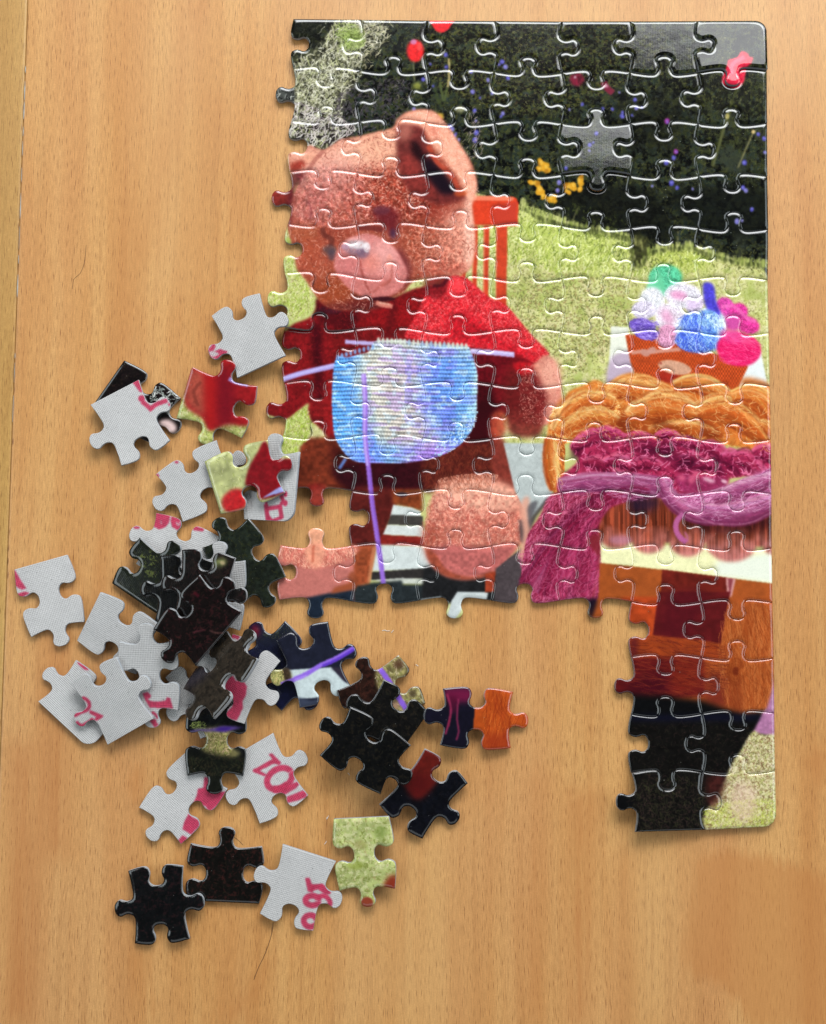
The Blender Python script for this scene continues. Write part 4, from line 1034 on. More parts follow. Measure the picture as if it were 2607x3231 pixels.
    lobes = [(q(4, [(600, 1350), (700, 1275), (800, 1258), (950, 1320), (1130, 1450), (1180, 1519)]) + q(6, [(1120, 60), (1000, 20), (800, 50), (680, 20), (620, -20)]), 25),
             (q(6, [(560, 20), (640, 60), (660, 150), (620, 220), (500, 260), (300, 200), (240, 120), (290, 20), (420, -30)]), -20),
             (q(4, [(1060, 1320), (1250, 1295), (1440, 1380), (1500, 1450)]) + q(6, [(1240, 40), (1200, 100), (1060, 60), (960, -60)]), 25),
             (q(6, [(780, 60), (1000, 0), (1180, 60), (1240, 140), (1190, 240), (1000, 240), (860, 170)]), 15),
             (q(6, [(1220, 70), (1400, 20), (1560, 60), (1640, 160), (1660, 280), (1500, 290), (1330, 180)]), 30),
             (q(6, [(1520, -120), (1736, -60), (1760, 200), (1740, 300), (1660, 240), (1580, 60)]), 40)]
    for P_, ang in lobes:
        c.fill(P_, (196, 100, 36), 4, .9, True, .12, 6)
    for P_ in (q(6, [(1180, 120), (1240, 60), (1330, 170), (1400, 280), (1250, 280)]), q(6, [(660, 150), (780, 80), (900, 200), (960, 280), (760, 260), (640, 220)]), q(6, [(1640, 150), (1736, 250), (1736, 320), (1660, 290)])):
        c.fill(P_, (142, 52, 18), 6, .75, True, .2)
    c.hairs(q(6, [(230, 80), (640, 20), (660, 180), (480, 250), (300, 330), (220, 300)]), 900, (8, 24), lambda x, y: 40 * np.sin(x * 7) - 20, [(236, 184, 104), (166, 62, 18), (226, 134, 56), (240, 210, 146)], .7, 2, 40, 1.6)
    c.hairs(q(6, [(190, 280), (300, 300), (290, 640), (230, 650), (185, 480)]), 420, (16, 40), 88, [(226, 150, 70), (140, 56, 20), (196, 100, 36)], .7, 2, 9, .5)
    for P_ in (q(6, [(200, 330), (180, 480), (195, 600), (230, 640), (245, 560)]), q(6, [(215, 340), (190, 450), (200, 570)]), q(6, [(190, 500), (215, 640), (240, 600)])):
        c.line(P_, .35, (176, 96, 44), .8)
    lobe(c, (2350, 2700), (2500, 2560), (2960, 2850), 190, ORANGE, 34)
    lobe(c, (2480, 2860), (2720, 2700), (3000, 2870), 230, ORANGE, 36)
    lobe(c, (2620, 2950), (2860, 2900), (3060, 2960), 110, ORANGE, 18)
    lobe(c, (2790, 2640), (3010, 2570), (3260, 2800), 140, ORANGE, 26)
    lobe(c, (2950, 2830), (3200, 2700), (3420, 3010), 230, ORANGE, 36)
    lobe(c, (3190, 2720), (3420, 2640), (3500, 2960), 190, ORANGE, 30)
    lobe(c, (3380, 2900), (3440, 2900), (3490, 3030), 90, ORANGE, 14)
    lobe(c, (2000, 2960), (2080, 2680), (2390, 2760), 150, ORANGE, 26, fray=.5, pinch=.7)
    lobe(c, (2040, 2960), (2240, 2790), (2400, 2900), 150, ORANGE, 24, fray=.5, pinch=.7)
    lobe(c, (1950, 3000), (1940, 3200), (1985, 3350), 110, ORANGE, 20, fray=.3, pinch=.7)
    for P_ in (q(6, [(940, 140), (1060, 200), (1180, 250), (1000, 260), (900, 240)]), q(6, [(630, 200), (700, 150), (770, 230), (740, 270)]), q(6, [(1240, 170), (1330, 240), (1400, 290), (1270, 290)])):
        c.fill(P_, (116, 40, 14), 6, .7, True, .2)
    # crimson skeins
    cm = q(6, [(345, 350), (400, 300), (470, 240), (560, 215), (640, 225), (750, 268), (850, 260), (930, 265), (1000, 240), (1080, 262), (1120, 290), (1250, 305), (1350, 330), (1430, 400), (1520, 390), (1600, 400), (1690, 350), (1760, 340), (1760, 520),
                (1600, 545), (1450, 560), (1420, 600), (1330, 650), (1060, 680), (760, 700), (560, 680), (280, 660), (280, 560), (400, 440)])
    rc = c.fill(cm, (166, 40, 76), 2, 1, True, .16, 6)
    bl = [(480, 300, 120, 60, -20), (620, 260, 90, 44, 10), (820, 290, 110, 44, 5), (1010, 270, 80, 36, 0), (1140, 330, 110, 50, 15), (1330, 380, 100, 60, 25), (1450, 460, 90, 80, 40), (1560, 460, 110, 80, 30), (1690, 410, 90, 70, 20),
          (560, 480, 130, 60, 20), (700, 460, 120, 60, 10), (860, 470, 110, 50, 0), (1180, 440, 80, 60, 10), (1280, 480, 90, 50, 0)]
    for x, y, rx, ry, rt in bl:
        cr_, sr_ = math.cos(math.radians(rt)), math.sin(math.radians(rt))
        X_, Y_ = 1736 + x, 2712 + y
        lobe(c, (X_ - rx * cr_, Y_ - rx * sr_ + ry * .3), (X_ + ry * .4 * sr_, Y_ - ry * .9), (X_ + rx * cr_, Y_ + rx * sr_ + ry * .3), ry * 1.7, CRIMSON, 13, .6, .5, .4)
        continue
        c.ell((1736 + x, 2712 + y), (rx, ry), (184, 50, 90), .8, rt, .7); c.ell((1736 + x, 2712 + y - ry * .3), (rx * .7, ry * .4), (206, 76, 116), .55, rt, .9)
    for P_ in (q(6, [(800, 350), (900, 330), (960, 370), (940, 410), (820, 390)]), q(6, [(960, 330), (1050, 330), (1060, 430), (990, 440), (950, 380)]), q(6, [(1060, 430), (1130, 400), (1220, 440), (1210, 500), (1080, 510)]),
               q(6, [(1330, 400), (1370, 430), (1400, 540), (1360, 560), (1330, 480)]), q(6, [(350, 380), (400, 340), (420, 400), (380, 430)]), q(6, [(520, 560), (600, 520), (700, 560), (600, 610)])):
        c.fill(P_, (64, 8, 36), 5, .8, True, .2)
    c.blotch(rc, (96, 12, 44), .62, 5, .6, 4)
    c.hairs(rc, 700, (5, 16), lambda x, y: 20 + 30 * np.sin(x * 9), [(210, 90, 128), (104, 14, 46), (226, 124, 158), (140, 24, 60)], .6, 2, 40, 1.4)
    c.fill(q(6, [(1080, 540), (1250, 560), (1400, 560), (1420, 610), (1330, 650), (1120, 660)]), (140, 40, 84), 3, .7, True, .2)
    for x, y, rx, ry in ((1295, 575, 44, 14), (1400, 585, 22, 12), (1110, 560, 26, 20), (1180, 570, 24, 30), (1210, 530, 30, 20)):
        c.ell((1736 + x, 2712 + y), (rx, ry), (222, 180, 190) if x > 1250 else (206, 84, 116), .8, 20, .6)
    # mauve band and big hanging hank
    mb = q(6, [(285, 570), (420, 560), (600, 560), (780, 540), (960, 560), (960, 640), (940, 690), (800, 720), (700, 720), (600, 690), (400, 680), (285, 670)])
    r_ = c.fill(mb, (158, 60, 112), 3, .95, True, .08, 6); strands(c, r_, 900, 4, [(190, 100, 146), (124, 34, 84), (206, 130, 170)], (12, 34), .4, 5, .2)
    hk = q(6, [(200, 690), (300, 655), (600, 655), (760, 690), (850, 700), (700, 730), (610, 770), (560, 840), (530, 900), (545, 960), (560, 1300), (520, 1440), (280, 1430), (90, 1420), (80, 1280), (-10, 1300), (10, 1260), (30, 1100), (60, 950), (150, 800)])
    rk2 = c.fill(hk, (152, 44, 72), 2, 1, True, .14, 6)
    strands(c, rk2, 3000, 115, [(186, 74, 104), (112, 20, 46), (204, 104, 134), (140, 34, 60)], (10, 30), .42, 22, .8)
    strands(c, q(6, [(560, 680), (840, 700), (640, 750), (540, 850), (420, 940), (420, 800)]), 700, 150, [(196, 96, 140), (140, 46, 96)], (10, 30), .5, 12, .4)
    c.fill(q(6, [(310, 980), (400, 940), (430, 1020), (540, 1020), (545, 1300), (500, 1440), (380, 1420), (300, 1200)]), (84, 16, 44), 7, .75, True, .25)
    c.fill(q(6, [(280, 1290), (400, 1330), (520, 1400), (520, 1440), (280, 1440)]), (84, 18, 60), 7, .6, True, .2)
    c.hairs(q(6, [(20, 1060), (520, 1080), (500, 1400), (90, 1400), (30, 1240)]), 420, (14, 34), 100, [(198, 90, 130), (170, 60, 100)], .55, 1, 50, 2.2)
    m2 = q(6, [(1050, 670), (1250, 660), (1330, 645), (1450, 600), (1600, 545), (1736, 490), (1780, 480), (1780, 770), (1640, 790), (1520, 800), (1450, 840), (1380, 852), (1250, 845), (1150, 815), (1060, 770), (980, 720), (960, 660), (960, 570), (1010, 555), (1050, 590)])
    r_ = c.fill(m2, (166, 66, 116), 2, 1, True, .08, 6)
    for P_ in (q(6, [(1300, 680), (1500, 600), (1736, 540), (1736, 620), (1500, 720), (1340, 760)]), q(6, [(1560, 560), (1736, 500), (1736, 560), (1600, 600)])):
        c.fill(P_, (200, 124, 160), 7, .75, True, .1)
    strands(c, r_, 1600, -18, [(206, 120, 164), (136, 40, 90), (224, 160, 190), (176, 70, 120)], (12, 36), .42, 12, .5)
    lobe(c, (2010, 3330), (2300, 3270), (2720, 3330), 130, MAUVE, 22, pinch=.8)
    lobe(c, (2330, 3400), (2500, 3360), (2700, 3400), 70, MAUVE, 12, pinch=.6)
    lobe(c, (2620, 3420), (2200, 3360), (1800, 4020), 200, CRIMSON[:2] + MAUVE[1:3], 34, fray=.3, pinch=.7)
    lobe(c, (2440, 3440), (2120, 3560), (1960, 4100), 230, CRIMSON, 36, fray=.4, pinch=.8)
    lobe(c, (2400, 3500), (2200, 3700), (2180, 4100), 190, CRIMSON, 28, fray=.5, pinch=.7)
    # cream shelf, then the reeded front with its scalloped lower edge
    c.fill(q(6, [(550, 960), (548, 1145), (760, 1165), (1000, 1195), (1340, 1235), (1780, 1290), (1780, 1060), (1200, 1030), (700, 1010)]), (222, 218, 164), 1, 1, False, .05)
    c.fill(q(6, [(1340, 1130), (1780, 1060), (1780, 1290), (1340, 1235)]), (216, 220, 206), 5, .85, False)
    rw = q(6, [(545, 980), (540, 900), (570, 830), (620, 770), (700, 735), (830, 710), (960, 700), (1060, 770), (1150, 820), (1250, 850), (1390, 856), (1520, 806), (1640, 794), (1780, 780), (1780, 1020), (1250, 1010), (545, 1000)])
    full = np.zeros((H_, W_))
    sl, m = c.mask(rw, 2); full[sl] = np.maximum(full[sl], m)
    for x, y, rx, ry in ((660, 950, 120, 96), (885, 968, 125, 112), (1150, 968, 135, 134), (1450, 985, 185, 152), (1740, 955, 100, 134)):
        P_ = q(6, [(x - rx, 920), (x + rx, 920)] + [(x + rx * math.cos(t), y + ry * math.sin(t)) for t in np.linspace(0, math.pi, 13)])
        sl, m = c.mask(P_, 3, False); full[sl] = np.maximum(full[sl], m)
    s1 = vnoise(H_, W_, 2.6, 46); s2 = vnoise(H_, W_, 6, 60); s3 = vnoise(H_, W_, 14, 12)
    top_ = main_tf(nat('q', q(6, [(545, 700)])))[0, 1]; bot_ = main_tf(nat('q', q(6, [(545, 1150)])))[0, 1]
    g = np.clip((np.arange(H_) - top_) / (bot_ - top_), 0, 1)[:, None] + .25 * (s3 - .5)
    g = np.clip(g, 0, 1)[..., None]
    lowc = np.array([184, 108, 100]) / 255; topc = np.array([104, 42, 24]) / 255
    w_ = np.clip((g - .38) / .45, 0, 1)
    colr = (topc * (1 - w_) + lowc * w_) * (1 + (.75 - .45 * w_) * (s1[..., None] - .5)) + (s2[..., None] > .60) * np.array([44, 22, 16]) / 255 * (1 - w_)
    A[:] = A * (1 - full[..., None]) + np.clip(colr, 0, 1) * full[..., None]
    c.fill(q(6, [(760, 690), (960, 700), (900, 790), (770, 800)]), (34, 22, 48), 7, .75)
    c.fill(q(6, [(1140, 830), (1400, 862), (1736, 800), (1736, 900), (1300, 930)]), (48, 14, 22), 8, .7)
    c.line(q(6, [(1120, 800), (1075, 860), (1072, 920), (1100, 970), (1140, 1000)]), 1.8, (166, 76, 132), .95)
    c.line(q(6, [(1130, 930), (1150, 970), (1146, 1000)]), .6, (176, 90, 130), .8)
    c.ell((1736 + 690, 2712 + 985), (80, 30), (176, 116, 142), .6, 0, .8)
    lobe(c, (2700, 3280), (2800, 3580), (3200, 3540), 120, MAUVE, 22, pinch=.6)
    lobe(c, (2990, 3500), (3280, 3570), (3520, 3400), 170, MAUVE, 30, pinch=.6)
    lobe(c, (3060, 3410), (3300, 3340), (3520, 3260), 120, MAUVE, 22, pinch=.6)
    c.line(q(6, [(1120, 800), (1075, 860), (1072, 920), (1100, 970), (1140, 1000)]), 1.5, (176, 86, 136), .95)
    c.hairs(om, 900, (6, 16), 25, [(240, 206, 140), (168, 70, 22), (232, 160, 86)], .45, 1, 40, 1.0)
    c.hairs(m2, 500, (8, 20), -8, [(220, 160, 190), (116, 40, 84), (196, 110, 156)], .45, 1, 24, .6)
    c.hairs(mb, 240, (8, 20), 2, [(210, 140, 176), (116, 40, 84)], .45, 1, 14, .4)
    c.hairs(hk, 1100, (8, 22), 118, [(196, 96, 130), (96, 16, 44), (170, 60, 96)], .45, 1, 34, 1.0)
    # ---- orange cupboard
    wood = (160, 76, 30)
    c.fill(q(6, [(548, 1142), (760, 1165), (1000, 1192), (1340, 1235), (1780, 1290), (1780, 1700), (560, 1700), (470, 1600), (480, 1450), (540, 1380)]), wood, 1, 1, False, .08, 8)
    c.fill(q(6, [(490, 1400), (548, 1142), (556, 960), (500, 940), (460, 1000), (540, 1100), (510, 1400)]), (124, 34, 40), 2, .8, False)
    c.fill(q(6, [(470, 1400), (530, 1390), (510, 1480), (480, 1520)]), (20, 14, 30), 3, .9)
    c.fill(q(6, [(975, 1188), (1240, 1222), (1420, 1245), (1430, 1420), (1240, 1440), (960, 1420)]), (104, 30, 22), 1, 1, False, .15, 7)
    c.fill(q(6, [(1410, 1243), (1480, 1252), (1440, 1420), (1425, 1420)]), (200, 140, 140), 1, .9, False); c.fill(q(6, [(1425, 1250), (1460, 1252), (1436, 1380)]), (120, 40, 50), 1, .8, False)
    Z = lambda pts: (7, pts)
    c.fill(Z([(300, -40), (1560, -40), (1560, 900), (300, 900)]), (164, 76, 30), 2, 1, False, .08, 9)
    c.fill(Z([(300, -40), (600, -40), (545, 270), (300, 270)]), (176, 62, 24), 2, .9, False, .2, 8)
    c.fill(Z([(590, -80), (1150, -80), (1080, 330), (930, 300), (545, 262)]), (92, 22, 24), 1, 1, False, .14, 8)
    c.fill(Z([(690, -60), (960, -60), (800, 280), (600, 250)]), (82, 14, 28), 9, .5)
    c.fill(Z([(300, 262), (545, 262), (945, 305), (1090, 335), (1200, 330), (1150, 450), (300, 435)]), (150, 58, 22), 2, .95, False, .1, 8)
    c.fill(Z([(370, 280), (430, 290), (420, 430), (370, 440)]), (84, 22, 30), 4, .8)
    c.fill(Z([(200, 435), (940, 430), (960, 720), (700, 760), (300, 760), (200, 700)]), (96, 20, 22), 3, 1, False, .12, 8)
    c.fill(Z([(380, 600), (640, 560), (640, 740), (380, 740)]), (60, 8, 24), 9, .7); c.fill(Z([(700, 480), (930, 440), (930, 640), (720, 700)]), (126, 38, 20), 9, .75)
    c.fill(Z([(970, 600), (1100, 560), (1140, 800), (960, 800)]), (108, 34, 26), 8, .8)
    c.hairs(Z([(1120, 30), (1480, 20), (1480, 700), (1430, 860), (1150, 860), (1060, 500)]), 900, (14, 40), 82, [(184, 98, 44), (126, 54, 20), (196, 112, 56)], .4, 1, 9, .4)
    c.hairs(Z([(380, 280), (900, 300), (1080, 340), (1100, 700), (380, 700)]), 500, (12, 34), 8, [(124, 44, 26), (70, 16, 18), (144, 60, 30)], .35, 1, 8, .4)
    for r_ in (14, 30, 48, 66, 84):
        P_ = [(1195 + r_ * .75 * math.cos(t), 545 + r_ * 1.25 * math.sin(t)) for t in np.linspace(.3, 6.0, 12)]
        c.line(Z(P_), .5, (120, 44, 14), .55)
    c.ell((1195, 540), (24, 34), (104, 34, 14), .8, z=7)
    for dx in (0, 20, 40, 60):
        c.line(Z([(1300 - dx, 30), (1330 - dx, 150), (1290 - dx, 300), (1300 - dx, 420)]), .45, (140, 56, 18), .5)
    c.fill(Z([(1180, 640), (1230, 620), (1250, 860), (1160, 860)]), (120, 44, 18), 6, .6)
    # foot of the picture: black shade, lawn, pink
    c.fill(Z([(200, 715), (640, 735), (930, 770), (1100, 830), (1260, 880), (1440, 850), (1440, 900), (1560, 2000), (200, 2000)]), (12, 12, 13), 5, 1, False, .2)
    c.fill(Z([(370, 900), (1400, 900), (1180, 1280), (960, 1850), (380, 1850)]), (17, 15, 13), 4, 1, False, .3, 6)
    c.hairs(Z([(400, 960), (1300, 960), (1150, 1300), (960, 1790), (400, 1800)]), 1500, (3, 9), 60, [(36, 30, 24), (24, 20, 20), (52, 36, 32), (40, 40, 28)], .45, 1, 80, .5)
    c.hairs(Z([(430, 1400), (930, 1400), (950, 1780), (430, 1800)]), 900, (3, 9), 60, [(44, 42, 28), (66, 48, 44), (56, 56, 34)], .5, 1, 80, .5)
    c.fill(Z([(390, 890), (930, 880), (1390, 880), (1300, 930), (900, 930), (400, 930)]), (14, 16, 46), 5, .7)
    c.fill(Z([(1500, 600), (1560, 600), (1560, 1060), (1480, 1050), (1330, 1020), (1400, 880), (1440, 820), (1470, 720)]), (166, 108, 146), 2, 1, False, .12, 4)
    lw = Z([(1500, 1040), (1560, 1040), (1560, 2000), (940, 2000), (960, 1800), (940, 1700), (1060, 1480), (1130, 1350), (1170, 1260), (1240, 1160), (1290, 1070), (1340, 1010), (1400, 1040)])
    rl = c.fill(lw, (196, 184, 136), 2, 1, True, .08, 5)
    lawn_texture(c, rl, 2400, dry=.3)
    c.hairs(rl, 1100, (2, 5), 60, [(110, 76, 50), (96, 90, 48), (132, 92, 66)], .6, 1, 80)
    c.hairs(Z([(980, 1600), (1480, 1550), (1480, 1760), (980, 1760)]), 900, (3, 7), -60, [(180, 190, 70), (150, 160, 50), (206, 206, 120)], .45, 1, 60)
    c.ell((1250, 1560), (110, 160), (214, 176, 160), .5, z=7)
    c.fill(Z([(970, 1370), (1110, 1370), (1060, 1560), (980, 1600)]), (70, 30, 26), 5, .9, True, .25)
    # overall photographic softness
    g = .9 + .2 * 0
    for ch in range(3):
        A[..., ch] = boxblur(A[..., ch], 1) * .35 + A[..., ch] * .65
    A *= (1 + .06 * (rng.rand(H_, W_, 1) - .5))
    A = tone(A)
    for _ in range(150):      # settled dust specks
        x, y = rng.randint(60, W_ - 4), rng.randint(4, H_ - 4)
        A[y, x:x + rng.randint(1, 3)] = A[y, x] * .3 + np.array([.62, .63, .60]) * .7
    return A

# ----------------------------------------------------------------------------- jigsaw geometry
CW_, CH_ = 25.0, 19.56
PROF = [(0.0, 0.0), (0.22, -0.62), (0.34, -0.98), (0.425, -1.0)]        # shoulder: (share of half side, sag mm) up to the neck
def side_points(A, B, kind, off=0.0, sub=3, size=1.0):
    """points from A to B (B excluded); kind +1 tab to the left of A->B, -1 socket, 0 straight"""
    A = np.asarray(A, float); B = np.asarray(B, float)
    L = np.linalg.norm(B - A); d = (B - A) / L; n = np.array([-d[1], d[0]])
    if kind == 0:
        t = np.linspace(0, 1, 14)[:-1]
        return A + (B - A) * t[:, None]
    hl = L / 2
    half = [(-hl, 0.0), (-hl * 0.80, -0.42), (-hl * 0.58, -0.80), (-4.3 - (hl - 9.8) * .10, -0.98), (-3.15, -0.62), (-2.45, 0.35), (-2.18, 1.55), (-2.45, 2.75), (-2.82, 3.75), (-2.62, 4.85), (-1.65, 5.72), (-0.6, 6.02)]
    if hl < 11:
        half[1] = (-hl * 0.85, -0.35); half[2] = (-hl * 0.66, -0.75)
    P = np.array(half + [(-x, y) for x, y in half[::-1]])
    P[1:-1, 0] = P[1:-1, 0] * np.where(np.abs(P[1:-1, 0]) < 4, size, 1.0) + off * np.clip(1.3 - np.abs(P[1:-1, 0]) / hl, 0, 1)
    P[1:-1, 1] *= size
    ends = np.vstack([P[0] + (P[0] - P[1]), P, P[-1] + (P[-1] - P[-2])])
    out = []
    for i in range(1, len(ends) - 2):
        p0, p1, p2, p3 = ends[i - 1:i + 3]
        for t in np.arange(sub) / sub:
            out.append(0.5 * ((2 * p1) + (-p0 + p2) * t + (2 * p0 - 5 * p1 + 4 * p2 - p3) * t * t + (-p0 + 3 * p1 - 3 * p2 + p3) * t ** 3))
    out = np.array(out)
    mid = (A + B) / 2
    return mid + out[:, :1] * d + kind * out[:, 1:] * n

def round_corner(poly, c, R):
    """replace the square corner at c by an arc of radius R (both neighbours straight)"""
    poly = np.asarray(poly)
    i = int(np.argmin(np.linalg.norm(poly - c, axis=1)))
    n = len(poly)
    a = poly[(i - 6) % n] - c; b = poly[(i + 6) % n] - c
    a /= np.linalg.norm(a); b /= np.linalg.norm(b)
    keep = []
    ctr = c + (a + b) * R
    for k in range(n):
        p = poly[k]
        if k == i:
            for t in np.linspace(0, math.pi / 2, 9):
                keep.append(ctr - b * R * math.cos(t) - a * R * math.sin(t))
        elif np.linalg.norm(p - c) > R * 1.02:
            keep.append(p)
    return np.array(keep)

def inset_rings(P, offs):
    """parallel inner curves of a closed outline with the same point count; loops are squeezed flat instead of folding over"""
    n = len(P)
    SA, SB = P, np.roll(P, -1, 0)
    ab = SB - SA; ab2 = (ab ** 2).sum(1) + 1e-12
    def near(Q):
        rel = Q[:, None, :] - SA[None]
        t = np.clip((rel * ab[None]).sum(2) / ab2[None], 0, 1)
        v = rel - t[..., None] * ab[None]
        d = (v ** 2).sum(2)
        k = d.argmin(1)
        i = np.arange(len(Q))
        return v[i, k], np.sqrt(d[i, k])
    order = sorted(range(len(offs)), key=lambda i: offs[i])
    out = [None] * len(offs)
    seg = np.roll(P, -1, 0) - P
    sn = np.stack([seg[:, 1], -seg[:, 0]], 1) / (np.linalg.norm(seg, axis=1)[:, None] + 1e-9)
    vn = sn + np.roll(sn, 1, 0)
    vn /= np.linalg.norm(vn, axis=1)[:, None] + 1e-9
    Q = P.copy(); cur = 0.0
    for i in order:
        o = offs[i]
        while cur < o - 1e-9:
            st = min(0.20, o - cur)
            if cur < 0.02:
                Q = P + vn * (cur + st)
            else:
                v, d = near(Q)
                Q = Q + v / (d[:, None] + 1e-9) * st
            cur += st
            for _ in range(2):
                v, d = near(Q)
                bad = d < cur
                Q[bad] += (v / (d[:, None] + 1e-9) * (cur - d)[:, None])[bad]
                if cur > 0.3:
                    Q = Q * 0.7 + 0.15 * (np.roll(Q, 1, 0) + np.roll(Q, -1, 0))
        out[i] = Q.copy()
    return out

def piece_mesh(name, outline, uvf, top_mat, side_mat, front, matrix, parent=None):
    """solid die-cut piece; outline clockwise seen from above (mm, local). front: rounded laminated edge on top"""
    P = np.asarray(outline, float)
    n = len(P)
    # smoothed inward normals
    seg = np.roll(P, -1, 0) - P
    sn = np.stack([seg[:, 1], -seg[:, 0]], 1) / (np.linalg.norm(seg, axis=1)[:, None] + 1e-9)      # inward for clockwise order
    vn = sn + np.roll(sn, 1, 0)
    vs = vn + 0.8 * (np.roll(vn, 1, 0) + np.roll(vn, -1, 0)) + 0.45 * (np.roll(vn, 2, 0) + np.roll(vn, -2, 0))
    vn = vn / (np.linalg.norm(vn, axis=1)[:, None] + 1e-9)
    vs = vs / (np.linalg.norm(vs, axis=1)[:, None] + 1e-9)
    if front:
        rings = [(0.10, 0.0, 0), (0.01, 0.25, 0), (0.01, T - 0.62, 0), (0.015, T - 0.47, 1), (0.11, T - 0.34, 1), (0.34, T - 0.215, 1), (0.68, T - 0.105, 1), (1.05, T - 0.034, 1), (1.36, T, 1)]
    else:
        rings = [(0.70, 0.0, 0), (0.25, 0.20, 0), (0.03, 0.60, 0), (0.03, T - 0.16, 0), (0.10, T - 0.05, 1), (0.24, T, 1)]
    V = []
    inner = inset_rings(P, [o for o, z, _ in rings])
    for (o, z, _), Q in zip(rings, inner):
        V.append(np.column_stack([Q, np.full(n, z)]))
    V = np.vstack(V)
    F, mi, smt = [], [], []
    idx = np.arange(n)
    for k in range(len(rings) - 1):
        a = k * n + idx; b = k * n + (idx + 1) % n
        F += np.stack([a, a + n, b + n, b], 1).tolist()
        mi += [0 if rings[k + 1][2] and rings[k][2] else 1] * n
        smt += [True] * n
    F.append(list(range((len(rings) - 1) * n, len(rings) * n))[::-1]); mi.append(0); smt.append(False)
    F.append(list(range(n))); mi.append(1); smt.append(False)
    # clockwise outline: flip so that normals point out
    F = [f[::-1] for f in F]
    F[-1] = F[-1]; 
    uv = uvf(V[:, :2])
    o = add_mesh(name, V * MM, F, [top_mat, side_mat], parent=parent, smooth=smt, midx=mi, uvs=uv)
    o.matrix_world = Matrix(matrix.tolist())
    return o

def pose_matrix(cx, cy, z0, xdir, b, c):
    """object matrix: centre (cx, cy), bottom plane z = z0 + b*(x-cx) + c*(y-cy), local x along horizontal direction xdir"""
    nrm = np.array([-b, -c, 1.0]); nrm /= np.linalg.norm(nrm)
    x3 = np.array([xdir[0], xdir[1], b * xdir[0] + c * xdir[1]]); x3 /= np.linalg.norm(x3)
    y3 = np.cross(nrm, x3)
    M = np.eye(4)
    M[:3, 0], M[:3, 1], M[:3, 2] = x3, y3, nrm
    M[:3, 3] = np.array([cx, cy, z0]) * MM
    return M

PLACED = []      # (polygon xy mm, (cx, cy, z0, b, c)) for resting the loose pieces on what lies below

def surf_top(pl, xy):
    cx, cy, z0, b, c = pl
    return z0 + b * (xy[:, 0] - cx) + c * (xy[:, 1] - cy) + T * math.sqrt(1 + b * b + c * c)

def rest(poly, cx, cy):
    """lowest resting plane of a flat piece on the table and on everything already placed"""
    xs = np.arange(poly[:, 0].min(), poly[:, 0].max(), 0.9); ys = np.arange(poly[:, 1].min(), poly[:, 1].max(), 0.9)
    g = np.stack(np.meshgrid(xs, ys), -1).reshape(-1, 2)
    S = np.vstack([poly, g[in_poly(g, poly)]])
    h = np.zeros(len(S))
    for pp, pl in PLACED:
        if pp[:, 0].min() > poly[:, 0].max() or pp[:, 0].max() < poly[:, 0].min() or pp[:, 1].min() > poly[:, 1].max() or pp[:, 1].max() < poly[:, 1].min():
            continue
        ins = in_poly(S, pp)
        h[ins] = np.maximum(h[ins], surf_top(pl, S[ins]))
    dx, dy = S[:, 0] - cx, S[:, 1] - cy
    b = c = 0.0
    f = lambda b, c: (h - b * dx - c * dy).max()
    best = f(0, 0); st = 0.08
    while st > 2e-4:
        imp = False
        for k in range(12):
            bb = b + st * math.cos(k * math.pi / 6); cc = c + st * math.sin(k * math.pi / 6)
            v = f(bb, cc)
            if v < best - 1e-6 and abs(bb) < .6 and abs(cc) < .6:
                best, b, c, imp = v, bb, cc, True
                break
        if not imp:
            st *= 0.6
    return best + 0.03, b, c

# ----------------------------------------------------------------------------- assembled part of the puzzle
GRID = {0: {0: (926, 60), 7: (2420, 64)},
        1: dict(zip(range(8), [(925.3, 215.7), (1137, 220), (1346, 224.4), (1559.8, 224.4), (1773.6, 228), (1990, 225.8), (2203, 228), (2421, 221)])),
        4: dict(zip(range(8), [(909, 705), (1123.4, 708.3), (1343, 710.6), (1558.9, 710.6), (1773.6, 710.6), (1991, 718.9), (2205.9, 718.9), (2425.7, 722)])),
        5: dict(zip(range(8), [(899, 865), (1119.7, 871), (1340, 879.7), (1556.6, 877.4), (1773.6, 878.8), (1989.3, 879.7), (2205.9, 878.8), (2423.4, 882)])),
        8: dict(zip(range(8), [(891.6, 1379), (1114.2, 1376.7), (1334.5, 1381.3), (1549.7, 1383.6), (1771.3, 1384.6), (1990, 1381), (2211.4, 1388), (2433.5, 1387)])),
        11: dict(zip(range(8), [(880.6, 1892.9), (1107, 1897.5), (1323, 1895), (1552, 1895), (1766.7, 1895), (1994.8, 1898.8), (2213.7, 1900.7), (2438.8, 1902)])),
        12: {5: (1993.2, 2073.4), 6: (2215, 2075.4), 7: (2442.8, 2077.4)},
        13: {5: (1992.4, 2254.8), 6: (2217, 2252.8), 7: (2444.8, 2250.8)},
        14: {5: (1992.4, 2440), 6: (2219, 2438), 7: (2446.9, 2434)},
        15: {5: (1998, 2622), 6: (2223, 2619), 7: (2451, 2607)}}
def grid_world():
    R = {}
    for j in GRID:
        for k in GRID[j]:
            R[(k, j)] = to_plane([GRID[j][k]], T)[0] - np.array([k * CW_, -j * CH_])
    js = sorted(GRID)
    full = {}
    for j in range(16):
        for k in range(8):
            acc = np.zeros(2); wt = 0
            for (kk, jj), v in R.items():
                d = math.hypot((kk - k) * 1.0, (jj - j) * 0.8)
                w = 1 / (d ** 3 + 0.02)
                acc += v * w; wt += w
            full[(k, j)] = acc / wt + np.array([k * CW_, -j * CH_])
    return full
GW = grid_world()

def has(c, r):
    if not (0 <= c <= 6 and 0 <= r <= 14):
        return False
    if r >= 11:
        return c >= 5
    return not (c == 0 and r == 9)

